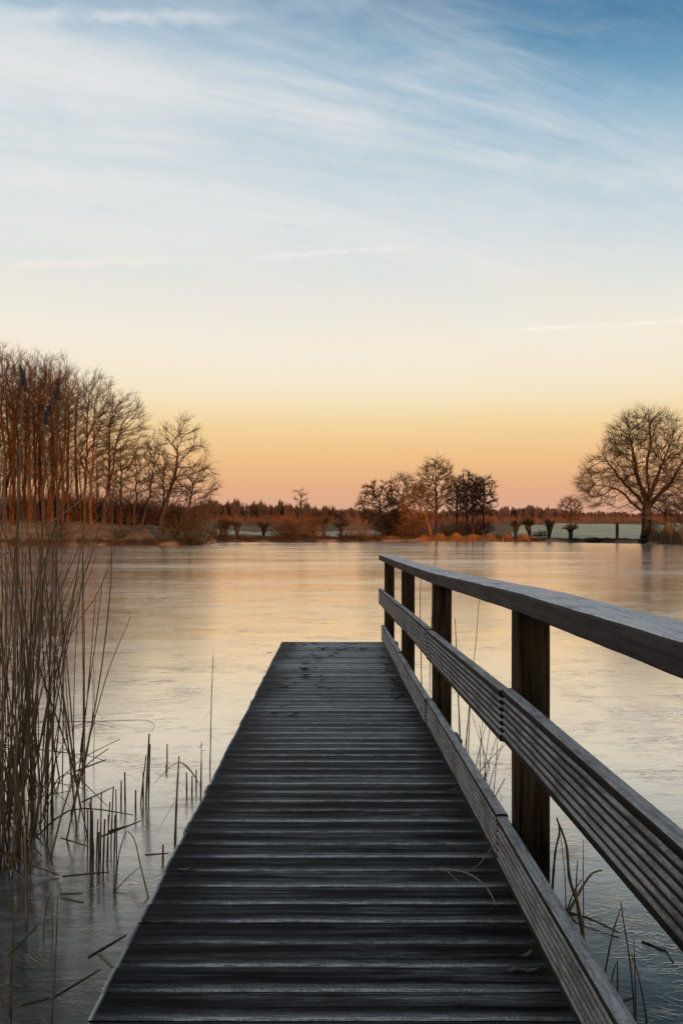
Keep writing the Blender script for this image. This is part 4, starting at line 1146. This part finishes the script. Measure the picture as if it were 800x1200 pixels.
# ------------------------------------------------------------------ sky, sun, camera
SUN_EL, SUN_AZ = 3.2, 20.0      # sun low behind the camera, a little to the right
def build_world():
    w = bpy.data.worlds.new('World'); S.world = w; w.use_nodes = True
    nt = NT(w.node_tree)
    d = nt.n('ShaderNodeTexCoord').outputs['Generated']
    d = nt.vmath('NORMALIZE', d)
    sp = nt.n('ShaderNodeSeparateXYZ', inp={0: d}); X, Y, Z = sp.outputs
    sky = nt.n('ShaderNodeTexSky', sky_type='NISHITA', sun_disc=False, sun_elevation=R(SUN_EL), sun_rotation=R(180-SUN_AZ), air_density=1.2, dust_density=1.5)
    el = lambda y: math.sin(math.atan((624-y)/1000))
    zz = nt.math('MAXIMUM', Z, 0.0)
    wob = nt.noise(nt.mapping(d, scale=(1.5, 1.5, 5)), 1.6, 3)
    zr = nt.math('ADD', zz, nt.math('MULTIPLY', nt.math('ADD', nt.math('MULTIPLY', nt.math('MULTIPLY', X, .26), nt.smooth(zz, .18, .45)), nt.math('MULTIPLY', nt.math('SUBTRACT', wob, .5), .16)), zz))
    st = [(0.0, srgb(206, 157, 138)), (el(600), srgb(219, 169, 144)), (el(572), srgb(229, 175, 135)), (el(540), srgb(241, 191, 137)), (el(500), srgb(244, 212, 157)), (el(472), srgb(246, 226, 189)), (el(440), srgb(246, 234, 211)),
          (el(395), srgb(244, 237, 223)), (el(320), srgb(222, 227, 225)), (el(250), srgb(200, 215, 222)), (el(170), srgb(175, 200, 214)), (el(100), srgb(145, 181, 205)), (el(40), srgb(112, 158, 189)), (el(-20), srgb(80, 130, 168)), (.66, srgb(70, 104, 136)), (1.0, srgb(58, 76, 96))]
    col = nt.ramp(zr, st)
    # cirrus layer
    p = nt.n('ShaderNodeVectorMath', operation='DIVIDE', inp={0: d, 1: nt.n('ShaderNodeCombineXYZ', inp={0: nt.math('ADD', zz, .2), 1: nt.math('ADD', zz, .2), 2: 1.0}).outputs[0]}).outputs[0]
    p = nt.n('ShaderNodeVectorMath', operation='MULTIPLY', inp={0: p, 1: (1, 1, 0)}).outputs[0]
    pr = nt.mapping(p, rot=(0, 0, R(-20)))
    n1 = nt.noise(nt.mapping(pr, scale=(.9, 4.2, 1), loc=(3.1, .4, 0)), 1.0, 7, .62, .6)
    n2 = nt.noise(nt.mapping(pr, scale=(.7, 1.3, 1), loc=(1.7, 2.2, 0)), 1.0, 4, .5)
    n3 = nt.noise(nt.mapping(pr, scale=(5, 11, 1)), 1.0, 8, .68, .9)
    cf = nt.math('ADD', nt.math('MULTIPLY', n1, .62), nt.math('ADD', nt.math('MULTIPLY', n2, .45), nt.math('MULTIPLY', n3, .20)))
    left = nt.math('MULTIPLY', nt.math('MULTIPLY', X, -.16), nt.smooth(zz, .25, .5))
    cf = nt.smooth(nt.math('ADD', cf, left), .47, .82)
    band = nt.math('MULTIPLY', nt.smooth(zz, .12, .30), nt.smooth(zz, .62, .44))
    cloud = nt.mix(nt.smooth(zz, .18, .34), srgb(247, 231, 205), srgb(231, 231, 231))
    col = nt.mix(nt.math('MULTIPLY', nt.math('MULTIPLY', cf, band), .95), col, cloud)
    # contrails (lines on the sky, each in the plane through two directions)
    def trail(a, b, wd, amt, c, ns=30):
        da = np.array(((a[0]-400)/1000, 1, (624-a[1])/1000)); db = np.array(((b[0]-400)/1000, 1, (624-b[1])/1000))
        da /= np.linalg.norm(da); db /= np.linalg.norm(db)
        nn = np.cross(da, db); nn /= np.linalg.norm(nn); tt = np.cross(nn, da)
        Lr = float(np.dot(db, tt))
        dist = nt.math('ABSOLUTE', nt.math('ADD', nt.vmath('DOT_PRODUCT', d, tuple(nn)), nt.math('MULTIPLY', nt.math('SUBTRACT', nt.noise(d, ns, 4), .5), wd*2)))
        along = nt.math('DIVIDE', nt.vmath('DOT_PRODUCT', d, tuple(tt)), Lr)
        f = nt.math('MULTIPLY', nt.smooth(dist, wd, 0.0), nt.math('MULTIPLY', nt.smooth(along, 0.0, .25), nt.smooth(along, 1.08, .98)))
        f = nt.math('MULTIPLY', f, nt.smooth(Y, 0, .3))
        f = nt.math('MULTIPLY', f, nt.math('MULTIPLY_ADD', nt.smooth(nt.noise(d, ns*.6, 4), .3, .6), .7, .3))
        return nt.mix(nt.math('MULTIPLY', f, amt), col, c)
    col = trail((540, 390), (860, 374), .0036, .75, srgb(255, 247, 234), 60)
    col = trail((280, 303), (474, 290), .0042, .8, srgb(240, 237, 232), 90)
    col = trail((250, 302), (-250, 322), .007, .7, srgb(245, 238, 226), 40)
    col = trail((340, 19), (-300, 21), .010, 1.0, srgb(212, 219, 225), 30)
    col = trail((180, 24), (420, -5), .02, .5, srgb(170, 190, 206), 26)
    col = trail((520, 180), (900, 225), .014, .4, srgb(222, 224, 228), 30)
    # tenfold, so that the Background strength stays that of the Nishita sky
    ten = nt.n('ShaderNodeVectorMath', operation='SCALE', inp={0: col, 'Scale': 10.5}).outputs[0]
    both = nt.mix(.93, sky.outputs[0], ten)
    bg = nt.n('ShaderNodeBackground', inp={'Color': both, 'Strength': .1})
    o = nt.n('ShaderNodeOutputWorld'); nt.t.links.new(bg.outputs[0], o.inputs[0])
build_world()
sl = bpy.data.lights.new('sun', 'SUN'); sl.energy = 4.6; sl.angle = R(.5); sl.color = (1.0, .43, .16)
so = bpy.data.objects.new('sun', sl); COL.objects.link(so)
e_, a_ = R(SUN_EL), R(SUN_AZ)
so.rotation_euler = Vector((-math.sin(a_)*math.cos(e_), math.cos(a_)*math.cos(e_), -math.sin(e_))).to_track_quat('-Z', 'Y').to_euler()
so.location = (10, -20, 15)

cam = bpy.data.cameras.new('camera'); co = bpy.data.objects.new('camera', cam); COL.objects.link(co)
co.location = (0, 0, EYE); co.rotation_euler = (R(90), 0, 0)
cam.sensor_fit = 'VERTICAL'; cam.sensor_height = 36; cam.lens = 30
cam.shift_y = -(600-HOR)/1200
cam.clip_start = .05; cam.clip_end = 9000
S.camera = co
S.view_settings.view_transform = 'Standard'; S.view_settings.look = 'None'
S.view_settings.exposure = 0; S.view_settings.gamma = 1; S.view_settings.use_curve_mapping = False
S.render.engine = 'CYCLES'
S.render.filter_size = 1.15
S.cycles.max_bounces = 6
S.cycles.use_denoising = True
S.cycles.denoiser = 'OPENIMAGEDENOISE'
S.cycles.denoising_input_passes = 'RGB_ALBEDO_NORMAL'
